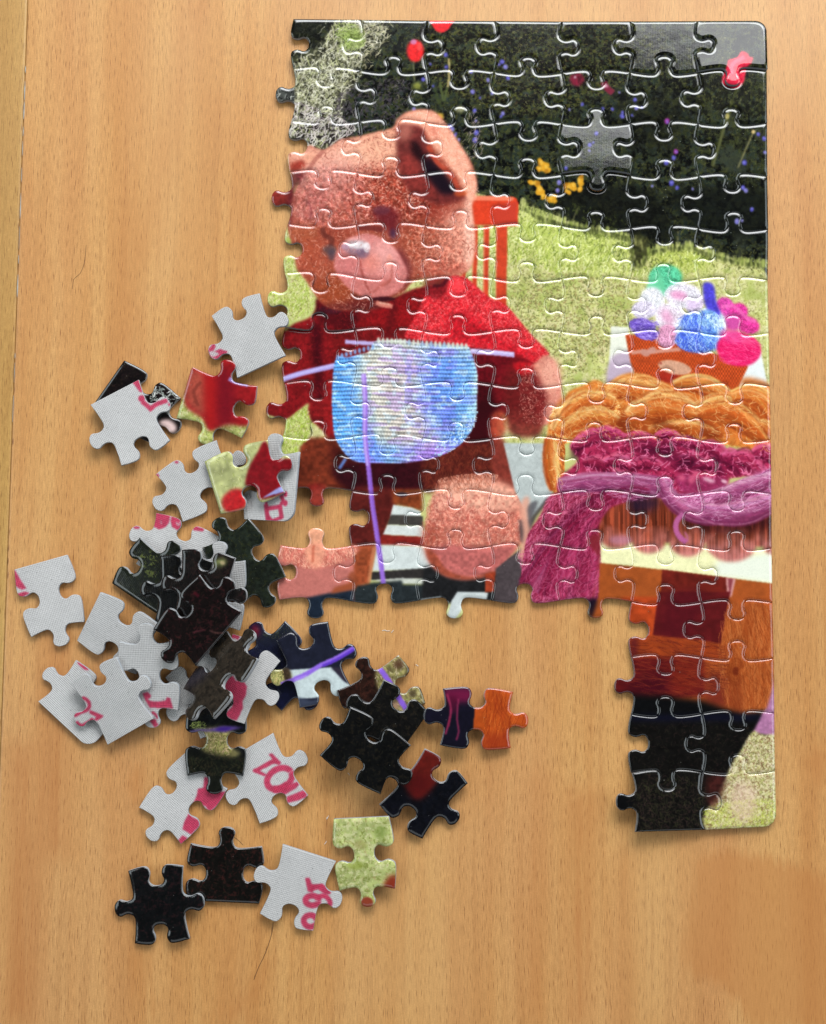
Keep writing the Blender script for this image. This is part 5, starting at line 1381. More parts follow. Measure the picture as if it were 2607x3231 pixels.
EDGE = {}
def edge(kind, k, j):
    """shared cut. kind 'v': from (k, j) down to (k, j+1); 'h': from (k, j) right to (k+1, j)"""
    key = (kind, k, j)
    if key not in EDGE:
        r_ = np.random.RandomState(1000 + k * 37 + j * 7 + (500 if kind == 'h' else 0))
        off = r_.uniform(-0.35, 0.35); size = r_.uniform(0.94, 1.05)
        if kind == 'v':
            A, B = GW[(k, j)], GW[(k, j + 1)]
            s = 0 if k == 7 else (1 if (k + j) % 2 == 0 else -1)     # +1: tab points right (left of a downward path)
            pts = side_points(A, B, s, off, size=size)
        else:
            A, B = GW[(k, j)], GW[(k + 1, j)]
            s = 0 if j in (0, 15) else (-1 if (k + j) % 2 == 1 else 1)   # D tab when j + column is odd
            pts = side_points(A, B, s, off, size=size)
        EDGE[key] = np.vstack([pts, B])
    return EDGE[key]

PLANE_DZ = {   # raised or dipped corners in mm: TL, TR, BR, BL
    (5, 0): (1.2, 0.0, 0.0, 2.3), (8, 0): (2.1, 0.0, 0.0, 2.5), (6, 0): (0.3, 0, 0, 0.2),
    (2, 4): (0.0, 0.0, 1.5, 1.5), (0, 6): (0.0, 0.0, 1.15, 1.05), (0, 5): (0.0, 0.0, 0.50, 0.36), (0, 4): (0, 0, 0, 0), (0, 0): (0.3, 0.1, 0, 0),
    (14, 5): (1.0, 0.2, 0.6, 4.2), (14, 6): (0.15, 0.1, 0.1, 0.6), (10, 0): (0.1, 0, 0.1, 0.1), (1, 3): (0, 0, 0.12, 0.12)}

def build_board(print_mat, side_mat):
    root = bpy.data.objects.new("jigsaw_puzzle", None)
    COL.objects.link(root)
    root.location = (0.0875, -0.14, 0)
    root['label'] = "assembled part of the jigsaw puzzle showing a knitting teddy bear beside yarn, on the table"
    root['category'] = "jigsaw puzzle"
    bpy.context.view_layer.update()
    inv = np.array(root.matrix_world.inverted())
    for r in range(15):
        for c in range(7):
            if not has(c, r):
                continue
            top = edge('h', c, r); right = edge('v', c + 1, r); bot = edge('h', c, r + 1); left = edge('v', c, r)
            poly = np.vstack([top[:-1], right[:-1], bot[::-1][:-1], left[::-1][:-1]])
            if (c, r) == (6, 0):
                poly = round_corner(poly, GW[(7, 0)], 4.3)
            if (c, r) == (6, 14):
                poly = round_corner(poly, GW[(7, 15)], 4.3)
            ctr = (GW[(c, r)] + GW[(c + 1, r + 1)]) / 2
            dz = PLANE_DZ.get((r, c), (0, 0, 0, 0))
            w_, h_ = CW_, CH_
            b = ((dz[1] + dz[2]) - (dz[0] + dz[3])) / 2 / w_ + rng.uniform(-.008, .008)
            cc = ((dz[0] + dz[1]) - (dz[2] + dz[3])) / 2 / h_ + rng.uniform(-.012, .007)
            z0 = np.mean(dz) + 0.17 + rng.uniform(0, .10)
            M = pose_matrix(ctr[0], ctr[1], z0, (1, 0), b, cc)
            loc = poly - ctr
            uvf = lambda q, ctr=ctr: np.stack([(q[:, 0] + ctr[0] - MX0) / (MX1 - MX0), (q[:, 1] + ctr[1] - MY1) / (MY0 - MY1)], 1)
            o = piece_mesh("puzzle_piece", loc, uvf, print_mat, side_mat, True, inv @ M, parent=root)
            o.matrix_parent_inverse = Matrix.Identity(4)
            o.matrix_basis = Matrix((inv @ M).tolist())
            PLACED.append((poly, (ctr[0], ctr[1], z0, b, cc)))
    return root

# ----------------------------------------------------------------------------- loose pieces
RED = (182, 44, 78)
GREY = (189, 187, 185)
def rd(c, pts, w=1.5):
    c.line(pts, w, RED, .93, mod=.10)
def rf(c, pts):
    c.fill(pts, RED, 1, .93, False, .10, 3)

def dark_art(c, tint=(17, 15, 13), hair=((44, 34, 26), (34, 34, 22), (56, 34, 34)), n=420, amt=.5):
    P = c.all
    c.fill(P, tint, 0, 1, False, .25, 6, canvas_px=True)
    r = c.mask(P, 0, False, canvas_px=True)
    c.blotch(r, hair[0], .60, 5, .6); c.blotch(r, hair[-1], .68, 3, .5); c.blotch(r, tuple(v * .6 for v in tint), .56, 6, .6)
    c.hairs(r, n, (3, 9), 60, list(hair), amt, 1, 90, .5)
    return r

GREEN_H = ((44, 48, 26), (30, 36, 26), (64, 60, 30), (26, 26, 22))
def art_a(c): rf(c, [(1005, 540), (1050, 485), (1065, 520), (1040, 560), (1100, 540), (1160, 560), (1130, 620), (1060, 615), (1000, 590)]); c.fill([(1010, 560), (1050, 555), (1090, 580), (1050, 600), (1020, 590)], GREY, 1, .9)
def art_b(c):
    r = dark_art(c, (24, 18, 18))
    c.hairs([(600, 830), (790, 930), (690, 1060), (560, 960)], 110, (4, 9), 40, [(150, 156, 148), (190, 190, 184), (110, 116, 110)], .8, 2, 70)
    c.fill([(630, 1110), (700, 1100), (760, 1150), (750, 1200), (690, 1205), (640, 1160)], (206, 176, 170), 3, 1)
def art_c(c):
    rf(c, [(410, 800), (470, 780), (500, 890), (470, 880)]); c.ell((488, 935), (26, 26), RED, .95, 0, .2)
    rd(c, [(490, 960), (530, 990), (570, 1030)], 1.6); rd(c, [(560, 1010), (620, 975), (690, 950)], 1.6); c.ell((708, 980), (12, 14), RED, .9)
def art_d(c):
    c.fill(c.all, (170, 176, 96), 0, 1, False, .15, 7, canvas_px=True); r = c.mask(c.all, 0, False, canvas_px=True); c.blotch(r, (206, 202, 150), .52, 5, .7); c.blotch(r, (120, 128, 56), .60, 4, .7); c.blotch(r, (170, 140, 96), .68, 4, .5)
    c.hairs(r, 700, (2, 6), -60, [(196, 200, 120), (136, 144, 60), (206, 206, 150)], .5, 1, 60)
    c.fill([(880, 700), (1100, 600), (1250, 640), (1420, 830), (1400, 990), (1340, 1120), (1290, 1150), (1160, 1130), (1020, 1180), (960, 1080), (830, 980), (840, 800)], (150, 26, 30), 3, 1, True, .12, 5)
    c.fill([(870, 720), (960, 720), (1000, 860), (1000, 1010), (950, 1060), (840, 960), (830, 820)], (168, 78, 60), 6, .85, True, .12)
    c.line([(960, 800), (900, 880), (930, 990)], 1.2, (120, 50, 40), .6)
    c.fill([(1000, 760), (1090, 800), (1080, 1000), (1040, 1170), (980, 1000)], (176, 26, 26), 6, .8)
    c.fill([(1110, 700), (1220, 800), (1200, 1120), (1100, 1130), (1080, 900)], (112, 16, 32), 9, .7)
    c.line([(1180, 780), (1240, 810), (1330, 830)], 1.5, (140, 130, 190), .9)
def art_e(c): c.ell((765, 1432), (16, 10), RED, .95); c.ell((612, 1540), (16, 20), RED, .9)
def art_f(c):
    c.fill(c.all, (176, 178, 116), 0, 1, False, .18, 7, canvas_px=True); r = c.mask(c.all, 0, False, canvas_px=True)
    c.hairs(r, 900, (2, 6), -50, [(196, 196, 136), (130, 130, 70), (206, 200, 150), (146, 156, 70)], .5, 1, 60)
    c.fill([(1480, 1270), (1560, 1400), (1760, 1420), (1640, 1560), (1650, 1660), (1430, 1720), (1400, 1650), (1310, 1610), (1340, 1480), (1420, 1350)], (134, 20, 28), 2, 1, True, .14, 5)
    c.fill([(1440, 1710), (1560, 1640), (1640, 1600), (1640, 1660)], (150, 150, 206), 1, 1, False)
    c.fill([(1120, 1700), (1200, 1640), (1280, 1650), (1310, 1740), (1280, 1790), (1160, 1820), (1110, 1770)], (190, 32, 36), 3, 1, True, .12)
def art_g(c):
    for x, y, w, h in ():
        pass
    rf(c, [(1462, 1740), (1480, 1740), (1485, 1780), (1600, 1770), (1615, 1800), (1490, 1815), (1500, 1850), (1480, 1850)])
    rf(c, [(1475, 1865), (1500, 1850), (1530, 1880), (1600, 1860), (1620, 1880), (1560, 1900), (1480, 1900)])
    rd(c, [(1590, 1770), (1600, 1820), (1610, 1880)], 1.6); rd(c, [(1470, 1760), (1480, 1830), (1490, 1890)], 1.6)
    rd(c, [(1600, 1700), (1620, 1740), (1600, 1770)], 1.4); c.ell((1640, 1760), (20, 24), RED, .95); c.ell((1640, 1690), (18, 22), RED, .95)
def art_h(c):
    rf(c, [(395, 100), (545, 120), (530, 200), (500, 240), (440, 262), (380, 230)]); rf(c, [(555, 130), (660, 150), (650, 230), (610, 270), (560, 240), (545, 190)])
    c.line([(600, 195), (606, 215), (622, 220), (632, 190)], .5, GREY, .9); c.line([(455, 180), (462, 215)], .3, GREY, .8)
    c.ell((235, 245), (30, 12), RED, .95); rf(c, [(745, 265), (775, 205), (800, 240), (850, 255), (840, 280), (790, 275)])
def art_green(c): dark_art(c, (34, 40, 32), GREEN_H, 600)
def art_k(c):
    dark_art(c, (30, 34, 26), GREEN_H, 600); c.blotch([(230, 480), (440, 480), (420, 700), (240, 640)], (96, 104, 50), .56, 3.5, .8)
def art_m(c):
    r = dark_art(c, (26, 22, 20), ((50, 34, 30), (40, 36, 24), (60, 30, 34)))
    c.fill([(950, 540), (1040, 520), (1080, 560), (1010, 600), (960, 590)], (120, 126, 76), 4, .9, True, .3); c.ell((1040, 565), (26, 18), (186, 160, 120), .7, 20)
def art_n(c):
    r = dark_art(c, (24, 17, 16), ((64, 28, 30), (44, 34, 24), (56, 24, 28), (40, 22, 20)), 700, .55)
    c.line([(740, 1200), (820, 1180), (860, 1175)], .5, (110, 50, 60), .7); c.line([(900, 1175), (950, 1200), (1040, 1205)], .45, (130, 80, 76), .7); c.line([(770, 830), (810, 870)], 1.2, (96, 20, 36), .6)
def art_o(c):
    r = dark_art(c, (46, 40, 33), ((60, 50, 40), (40, 34, 30), (70, 54, 44)), 500, .4)
    c.fill([(660, 1600), (800, 1500), (900, 1560), (800, 1660), (680, 1720)], (48, 44, 62), 8, .5)
def art_p(c):
    rd(c, [(1090, 1230), (1130, 1230), (1170, 1250)], 2.4); rd(c, [(1240, 1310), (1262, 1290)], 1.2)
    rf(c, [(1060, 1600), (1110, 1600), (1140, 1650), (1200, 1640), (1240, 1700), (1230, 1780), (1200, 1830), (1205, 1900), (1150, 2010), (1100, 2000), (1040, 1950), (1110, 1880), (1090, 1780), (1030, 1700)])
def art_r(c):
    rf(c, [(560, 1370), (640, 1350), (690, 1400), (680, 1440), (630, 1460), (680, 1490), (800, 1500), (910, 1480), (935, 1430), (985, 1440), (1020, 1600), (820, 1600), (660, 1590), (600, 1480)])
    rd(c, [(690, 1660), (740, 1700), (780, 1760)], .9); rf(c, [(640, 1790), (740, 1770), (760, 1840), (790, 1850), (720, 1910), (690, 1860)])
def art_s(c):
    rf(c, [(110, 850), (140, 870), (190, 960), (240, 1030), (190, 1045), (130, 1000)]); rf(c, [(150, 1080), (230, 1060), (270, 1075), (200, 1115), (165, 1110)])
    c.ell((135, 968), (8, 9), GREY, .9); c.ell((185, 1035), (10, 6), GREY, .9)
def art_w(c): rf(c, [(605, 345), (660, 375), (745, 455), (735, 475), (690, 468), (640, 430), (598, 380)])
def art_v(c):
    rd(c, [(655, 830), (700, 835), (745, 890), (740, 950), (700, 990), (620, 1020), (550, 1060), (545, 1080)], 1.25)
    rf(c, [(750, 985), (925, 1060), (910, 1090), (830, 1130), (790, 1120), (830, 1080), (735, 1030)]); rd(c, [(560, 1140), (590, 1180), (640, 1195), (700, 1160), (790, 1105)], 1.15)
def art_x(c):
    r = dark_art(c, (18, 20, 22), ((34, 40, 30), (40, 34, 30)))
    c.fill([(640, 730), (940, 720), (960, 900), (1030, 940), (1020, 970), (940, 990), (700, 940), (680, 800)], (150, 138, 84), 4, 1, True, .25, 4)
    c.hairs([(680, 740), (930, 740), (960, 900), (900, 970), (700, 930)], 260, (3, 8), -60, [(190, 176, 120), (112, 124, 50), (206, 170, 130), (84, 80, 40)], .6, 1, 70)
    c.hairs([(580, 670), (700, 660), (720, 720), (600, 730)], 70, (3, 9), -30, [(150, 160, 84), (110, 120, 60)], .7, 1, 40)
    c.fill([(540, 930), (700, 930), (900, 985), (1080, 1000), (1080, 1180), (860, 1350), (700, 1350), (540, 1180)], (24, 26, 20), 6, 1, True, .25)
    c.hairs([(560, 980), (1050, 990), (1050, 1130), (560, 1130)], 220, (3, 8), 60, [(60, 50, 34), (44, 48, 30)], .5, 1, 90)
    c.fill([(565, 750), (640, 728), (760, 725), (880, 700), (1050, 705), (1040, 715), (900, 745), (700, 745), (590, 755)], (112, 84, 172), 2, 1)
    c.fill([(810, 735), (870, 705), (960, 710), (900, 745)], (66, 36, 144), 2, .9)
def art_y(c):
    rf(c, [(710, 1160), (745, 1170), (750, 1250), (790, 1300), (915, 1295), (880, 1380), (770, 1470), (740, 1465), (720, 1430), (640, 1405), (600, 1420), (640, 1330), (650, 1270), (700, 1260)])
    rf(c, [(575, 1480), (600, 1530), (665, 1560), (660, 1610), (590, 1690), (510, 1640), (525, 1570)]); rf(c, [(470, 1745), (510, 1695), (555, 1720), (500, 1790)])
def art_z(c):
    rf(c, [(1295, 955), (1325, 945), (1410, 1030), (1395, 1055), (1345, 1040), (1215, 1105), (1285, 1145), (1255, 1155), (1150, 1115), (1155, 1095), (1330, 1000)])
    P = [(1395 + 122 * math.cos(t) * math.cos(-.55) - 88 * math.sin(t) * math.sin(-.55), 1178 + 122 * math.cos(t) * math.sin(-.55) + 88 * math.sin(t) * math.cos(-.55)) for t in np.linspace(0, 2 * math.pi, 16)]
    rd(c, P[:-1] + [P[0]], 2.1); rd(c, P[3:7], 2.6)
    rf(c, [(1405, 1265), (1570, 1200), (1580, 1225), (1545, 1265), (1445, 1325), (1410, 1310)])
    rf(c, [(1460, 1345), (1610, 1285), (1645, 1310), (1640, 1345), (1570, 1375), (1465, 1400)])
def art_aa(c):
    c.fill(c.all, (30, 32, 46), 0, 1, False, .12, 5, canvas_px=True)
    c.fill([(640, 800), (900, 785), (1230, 765), (1400, 950), (1520, 1040), (1350, 1160), (1200, 1180), (1000, 1170), (1060, 1180), (780, 1200), (700, 1000)], (178, 190, 190), 1, 1, False, .05)
    c.fill([(760, 1180), (850, 1190), (960, 1225), (1060, 1200), (1040, 1260), (800, 1340)], (56, 62, 80), 2, 1, False)
    c.fill([(1230, 765), (1400, 800), (1460, 960), (1400, 950), (1300, 840)], (52, 44, 56), 2, .9)
    c.fill([(400, 800), (560, 780), (640, 800), (690, 920), (600, 980), (480, 1040), (380, 960)], (150, 146, 88), 2, 1, True, .25, 4)
    c.fill([(560, 790), (660, 790), (680, 930), (600, 950), (570, 880)], (56, 40, 32), 2, .9, True, .3)
    c.hairs([(410, 800), (560, 800), (580, 980), (440, 1000)], 90, (3, 6), -60, [(206, 200, 120), (120, 120, 60), (196, 170, 110)], .6, 1, 60)
    c.line([(550, 1000), (700, 940), (900, 850), (1080, 740), (1300, 640), (1540, 500)], 1.6, (132, 92, 204), 1)
    c.line([(700, 950), (900, 870)], .5, (170, 140, 224), .6); c.line([(1110, 750), (1300, 665), (1480, 560), (1540, 520)], 1.0, (84, 46, 176), .9)
def art_bb(c):
    c.fill(c.all, (22, 24, 50), 0, 1, False, .15, 5, canvas_px=True)
    c.fill([(0, 300), (200, 300), (620, 100), (800, 300), (700, 420), (350, 460), (100, 480)], (38, 42, 46), 14, .8); c.hairs([(300, 300), (620, 180), (700, 300), (500, 380)], 90, (3, 7), -20, [(64, 66, 50), (50, 54, 44)], .6, 1, 50)
    c.fill([(150, 200), (220, 200), (250, 260), (220, 350), (190, 320)], (150, 20, 44), 5, .95)
def art_cc(c):
    r = dark_art(c, (42, 24, 18), ((70, 36, 28), (60, 44, 28), (40, 22, 18)), 300)
    c.fill([(690, 430), (830, 340), (890, 440), (830, 540), (940, 530), (1000, 650), (880, 720), (790, 680), (700, 560)], (134, 124, 76), 3, 1, True, .3, 4)
    c.hairs([(690, 430), (830, 340), (890, 440), (1000, 650), (880, 720), (700, 560)], 240, (3, 6), 60, [(190, 180, 130), (90, 70, 44), (206, 186, 160), (120, 130, 60)], .6, 1, 60)
    c.ell((830, 400), (34, 30), (76, 46, 34), .8, 0, .7); c.ell((920, 590), (26, 26), (70, 56, 40), .8, 0, .7); c.ell((800, 660), (40, 30), (176, 130, 110), .7, 0, .7)
    c.line([(705, 425), (760, 500), (820, 600), (880, 690)], 1.9, (128, 86, 196), 1)
def art_dd(c): dark_art(c, (19, 18, 17), ((46, 38, 28), (36, 36, 24)), 300)
def art_ee(c): dark_art(c, (15, 15, 15), ((40, 34, 24), (30, 32, 22)), 300)
def art_ff(c):
    dark_art(c, (13, 14, 22), ((24, 24, 30), (30, 24, 26)), 200)
    c.fill([(1005, 925), (1120, 1000), (1050, 1110), (1080, 1150), (960, 1265), (870, 1180), (840, 1100)], (98, 26, 20), 4, 1, True, .1)
    c.fill([(930, 1100), (1060, 1140), (960, 1265), (880, 1190)], (84, 16, 18), 8, .7)
def art_gg(c):
    c.fill(c.all, (20, 18, 32), 0, 1, False, .12, 5, canvas_px=True)
    c.fill([(1125, 560), (1300, 560), (1290, 640), (1180, 640), (1130, 610)], (112, 22, 60), 5, .95)
    c.fill([(1150, 600), (1215, 620), (1190, 720), (1165, 700)], (84, 14, 44), 4, .8)
    c.line([(1140, 590), (1165, 680), (1155, 760), (1130, 850)], .7, (150, 40, 76), .9); c.line([(1215, 620), (1205, 740), (1215, 830), (1200, 890)], .6, (140, 40, 76), .85); c.line([(1165, 720), (1150, 800)], .5, (130, 30, 60), .8)
    c.fill([(1320, 690), (1310, 560), (1600, 550), (1720, 700), (1720, 800), (1560, 960), (1330, 960), (1310, 820)], (176, 72, 22), 1, 1, False, .08, 6)
    c.hairs([(1400, 570), (1560, 570), (1660, 740), (1540, 930), (1380, 930)], 160, (12, 34), 95, [(134, 44, 14), (196, 96, 36)], .45, 1, 8, .5)
    for dx in (0, 22, 44):
        c.line([(1440 + dx, 570), (1455 + dx, 680), (1500 + dx, 760), (1510 + dx, 880)], .45, (128, 40, 16), .6)
    c.fill([(1390, 860), (1550, 860), (1545, 960), (1390, 960)], (140, 40, 18), 7, .6)
def art_hh(c): dark_art(c, (15, 16, 17), ((50, 26, 28), (34, 34, 26), (44, 24, 26)), 320)
def art_ii(c): dark_art(c, (19, 17, 14), ((66, 30, 26), (44, 36, 24), (84, 34, 30)), 380)
def art_jj(c):
    rf(c, [(1155, 492), (1180, 492), (1195, 530), (1255, 528), (1270, 545), (1205, 548), (1200, 580), (1170, 570)]); rf(c, [(1185, 540), (1255, 530), (1305, 570), (1300, 590), (1270, 590), (1230, 560), (1190, 570)])
    E_ = lambda cx, cy, a, b, rt, w: rd(c, [(cx + a * math.cos(t) * math.cos(rt) - b * math.sin(t) * math.sin(rt), cy + a * math.cos(t) * math.sin(rt) + b * math.sin(t) * math.cos(rt)) for t in np.linspace(0, 2 * math.pi, 14)], w)
    E_(1195, 625, 38, 28, .1, 2.0); rd(c, [(1225, 605), (1270, 600), (1298, 635), (1290, 668)], 1.7)
    E_(1185, 745, 38, 34, .2, 2.0)
def art_kk(c):
    c.fill(c.all, (168, 176, 106), 0, 1, False, .16, 8, canvas_px=True); r = c.mask(c.all, 0, False, canvas_px=True); c.blotch(r, (206, 202, 150), .52, 5, .7); c.blotch(r, (120, 128, 56), .60, 4, .7); c.blotch(r, (170, 140, 96), .68, 4, .5)
    c.hairs(r, 700, (2, 6), -60, [(196, 198, 134), (136, 146, 66), (192, 178, 120), (206, 204, 150)], .5, 1, 70)
    c.ell((1600, 220), (36, 40), (120, 140, 60), .7, 0, .8); c.ell((1480, 300), (40, 26), (140, 130, 70), .5); c.ell((1450, 420), (50, 26), (140, 152, 60), .6)
    c.fill([(1610, 545), (1660, 470), (1700, 500), (1700, 570)], (140, 50, 30), 4, 1); c.ell((1515, 640), (36, 34), (146, 62, 40), 1, 0, .3)

S_ = "scattered loose jigsaw pieces"
# id, zoom, corners clockwise on screen, sides p0p1.. (T tab, S socket, F flat), face F/B, label, art, rounded corner index
LOOSE = [
    ('a', 8, [(1032, 280), (1412, 115), (1632, 598), (1240, 775)], "STFT", 'B', "grey-backed piece left of the puzzle, one knob printed red", art_a, None),
    ('b', 8, [(350, 635), (785, 930), (549, 1277), (114, 982)], "STSF", 'F', "black picture piece with a pinkish knob, half hidden under a grey-backed piece", art_b, None),
    ('c', 8, [(90, 985), (465, 785), (700, 1265), (335, 1460)], "FTST", 'B', "grey-backed piece lying across a black picture piece, red print along its upper right edge", art_c, None),
    ('d', 8, [(875, 680), (1400, 835), (1280, 1245), (750, 1080)], "TSTF", 'F', "red picture piece with grass green corners and a straight left edge", art_d, None),
    ('e', 8, [(605, 1530), (1080, 1265), (1285, 1632), (810, 1897)], "STST", 'B', "plain grey-backed piece tucked under the green and red piece's left side", art_e, None),
    ('g', 8, [(1326, 1335), (1750, 1365), (1712, 1903), (1288, 1873)], "TFFS", 'B', "grey-backed rounded corner piece with red print, wedged under the puzzle's left edge", art_g, 2),
    ('f', 8, [(980, 1420), (1480, 1270), (1630, 1660), (1100, 1830)], "STSF", 'F', "green and dark red picture piece with a lilac corner, lying on two grey-backed pieces", art_f, None),
    ('h', 10, [(410, 110), (1000, 340), (820, 802), (230, 572)], "STST", 'B', "grey-backed piece with red blots on its upper edge, at the top of the dark heap", art_h, None),
    ('j', 10, [(836, 432), (1255, 165), (1590, 690), (1171, 957)], "TSTS", 'F', "dark green picture piece touching the lone pink toe piece of the puzzle", art_green, None),
    ('i', 10, [(745, 490), (1235, 535), (1175, 1190), (690, 1125)], "TSTS", 'B', "blank grey-backed piece upright inside the dark heap, knob showing at its top", None, None),
    ('k', 10, [(265, 340), (797, 688), (532, 1093), (0, 745)], "TSFS", 'F', "dark green picture piece with a straight lower edge, leftmost of the dark heap", art_k, None),
    ('l', 10, [(450, 505), (944, 560), (874, 1195), (380, 1140)], "STST", 'F', "dark picture piece with a grey-blue top corner, second from the left in the dark heap", art_ee, None),
    ('m', 10, [(640, 450), (1155, 530), (1060, 1165), (545, 1080)], "STST", 'F', "dark picture piece with a small green flower at top right, in the heap's middle", art_m, None),
    ('s', 9, [(125, 855), (620, 725), (775, 1325), (270, 1495)], "FSTS", 'B', "grey-backed piece nearest the table's left edge, red print in its upper left corner", art_s, None),
    ('t', 9, [(930, 1060), (1488, 1364), (1243, 1814), (685, 1510)], "STSF", 'B', "blank grey-backed piece with a straight left edge, between the far-left piece and the dark heap", None, None),
    ('w', 15, [(80, 900), (590, 345), (1240, 950), (735, 1500)], "TSFF", 'B', "grey-backed corner piece with one rounded corner, half covered at lower far left", art_w, 3),
    ('q', 14, [(928, 1145), (1623, 736), (2146, 1625), (1451, 2034)], "STST", 'B', "blank grey-backed piece mostly under the brown tilted piece, one knob out below left", None, None),
    ('r', 14, [(245, 600), (1075, 570), (1100, 1610), (270, 1640)], "TSTS", 'B', "grey-backed piece with a red bar near its bottom, between two other grey-backed pieces", art_r, None),
    ('v', 15, [(520, 645), (1130, 275), (1590, 1090), (980, 1460)], "STFT", 'B', "grey-backed piece with a red curl on its left knob, lying on the rounded corner piece", art_v, None),
    ('y', 11, [(540, 940), (910, 1270), (490, 1775), (120, 1445)], "TSTS", 'B', "grey-backed piece with a red printed band down its right side, lower left", art_y, None),
    ('z', 11, [(905, 1020), (1335, 750), (1645, 1330), (1215, 1600)], "FTST", 'B', "grey-backed piece printed with a red number 101", art_z, None),
    ('x', 11, [(555, 500), (1075, 505), (1062, 1150), (552, 1150)], "TSTS", 'F', "upright dark picture piece with violet line and tan waist, lying over two grey backs", art_x, None),
    ('bb', 17, [(0, 579), (600, 140), (1161, 907), (561, 1346)], "TSTS", 'F', "navy picture piece with a red spot on its knob, under the violet-striped piece", art_bb, None),
    ('p', 10, [(1117, 1206), (1550, 1455), (1205, 2055), (772, 1806)], "STST", 'B', "grey-backed piece with a broad red S-shaped print, right of the brown tilted piece", art_p, None),
    ('aa', 17, [(490, 410), (1190, 145), (1495, 1035), (800, 1320)], "STST", 'F', "navy and pale grey picture piece crossed by a violet stripe", art_aa, None),
    ('cc', 12, [(435, 570), (825, 345), (1000, 655), (610, 880)], "TSTS", 'F', "brown and mossy picture piece with violet line, right of the navy and grey one", art_cc, None),
    ('dd', 12, [(475, 875), (735, 510), (1015, 715), (755, 1080)], "TSFS", 'F', "black straight-edged picture piece between the mossy piece and an all-black piece", art_dd, None),
    ('ff', 12, [(1005, 940), (1270, 1165), (985, 1525), (710, 1310)], "STST", 'F', "black picture piece with a dark red upper arm", art_ff, None),
    ('ee', 12, [(520, 685), (905, 930), (710, 1225), (335, 990)], "STST", 'F', "all-black piece overlapping the black and dark red piece", art_ee, None),
    ('gg', 12, [(1125, 560), (1570, 575), (1550, 940), (1095, 930)], "STST", 'F', "half black, half orange wood picture piece lying alone on the right of the loose ones", art_gg, None),
    ('ii', 13, [(490, 295), (910, 310), (885, 650), (480, 630)], "TSFS", 'F', "black picture piece with a straight bottom edge, next to the lowest left black piece", art_ii, None),
    ('hh', 13, [(140, 450), (450, 415), (485, 855), (175, 885)], "STST", 'F', "black picture piece at the bottom left, the lowest of the loose pieces", art_hh, None),
    ('jj', 13, [(1025, 290), (1335, 395), (1205, 805), (890, 705)], "FTST", 'B', "grey-backed piece with three red numerals running down it, in the bottom row", art_jj, None),
    ('kk', 13, [(1325, 160), (1645, 130), (1675, 560), (1350, 585)], "FSTS", 'F', "pale green grass picture piece with a red-brown knob, rightmost of the bottom row", art_kk, None),
    ('n', 10, [(370, 1175), (810, 680), (1210, 1005), (770, 1500)], "STFT", 'F', "dark reddish piece with a straight lower right edge, topmost of the dark heap", art_n, None),
    ('o', 10, [(1050, 1195), (1335, 1435), (920, 1980), (650, 1700)], "TSTS", 'F', "brown-black piece propped up steeply, its thick grey edge showing on the right", art_o, None),
]
SIGN = {'T': 1, 'S': -1, 'F': 0}
TS = 40.0
TP = int(TS * PPM)
NT = 6

def fit2d(loc, wor):
    lc, wc = loc.mean(0), wor.mean(0)
    a = loc - lc; b = wor - wc
    th = math.atan2((a[:, 0] * b[:, 1] - a[:, 1] * b[:, 0]).sum(), (a * b).sum())
    R = np.array([[math.cos(th), -math.sin(th)], [math.sin(th), math.cos(th)]])
    return R, wc - R @ lc

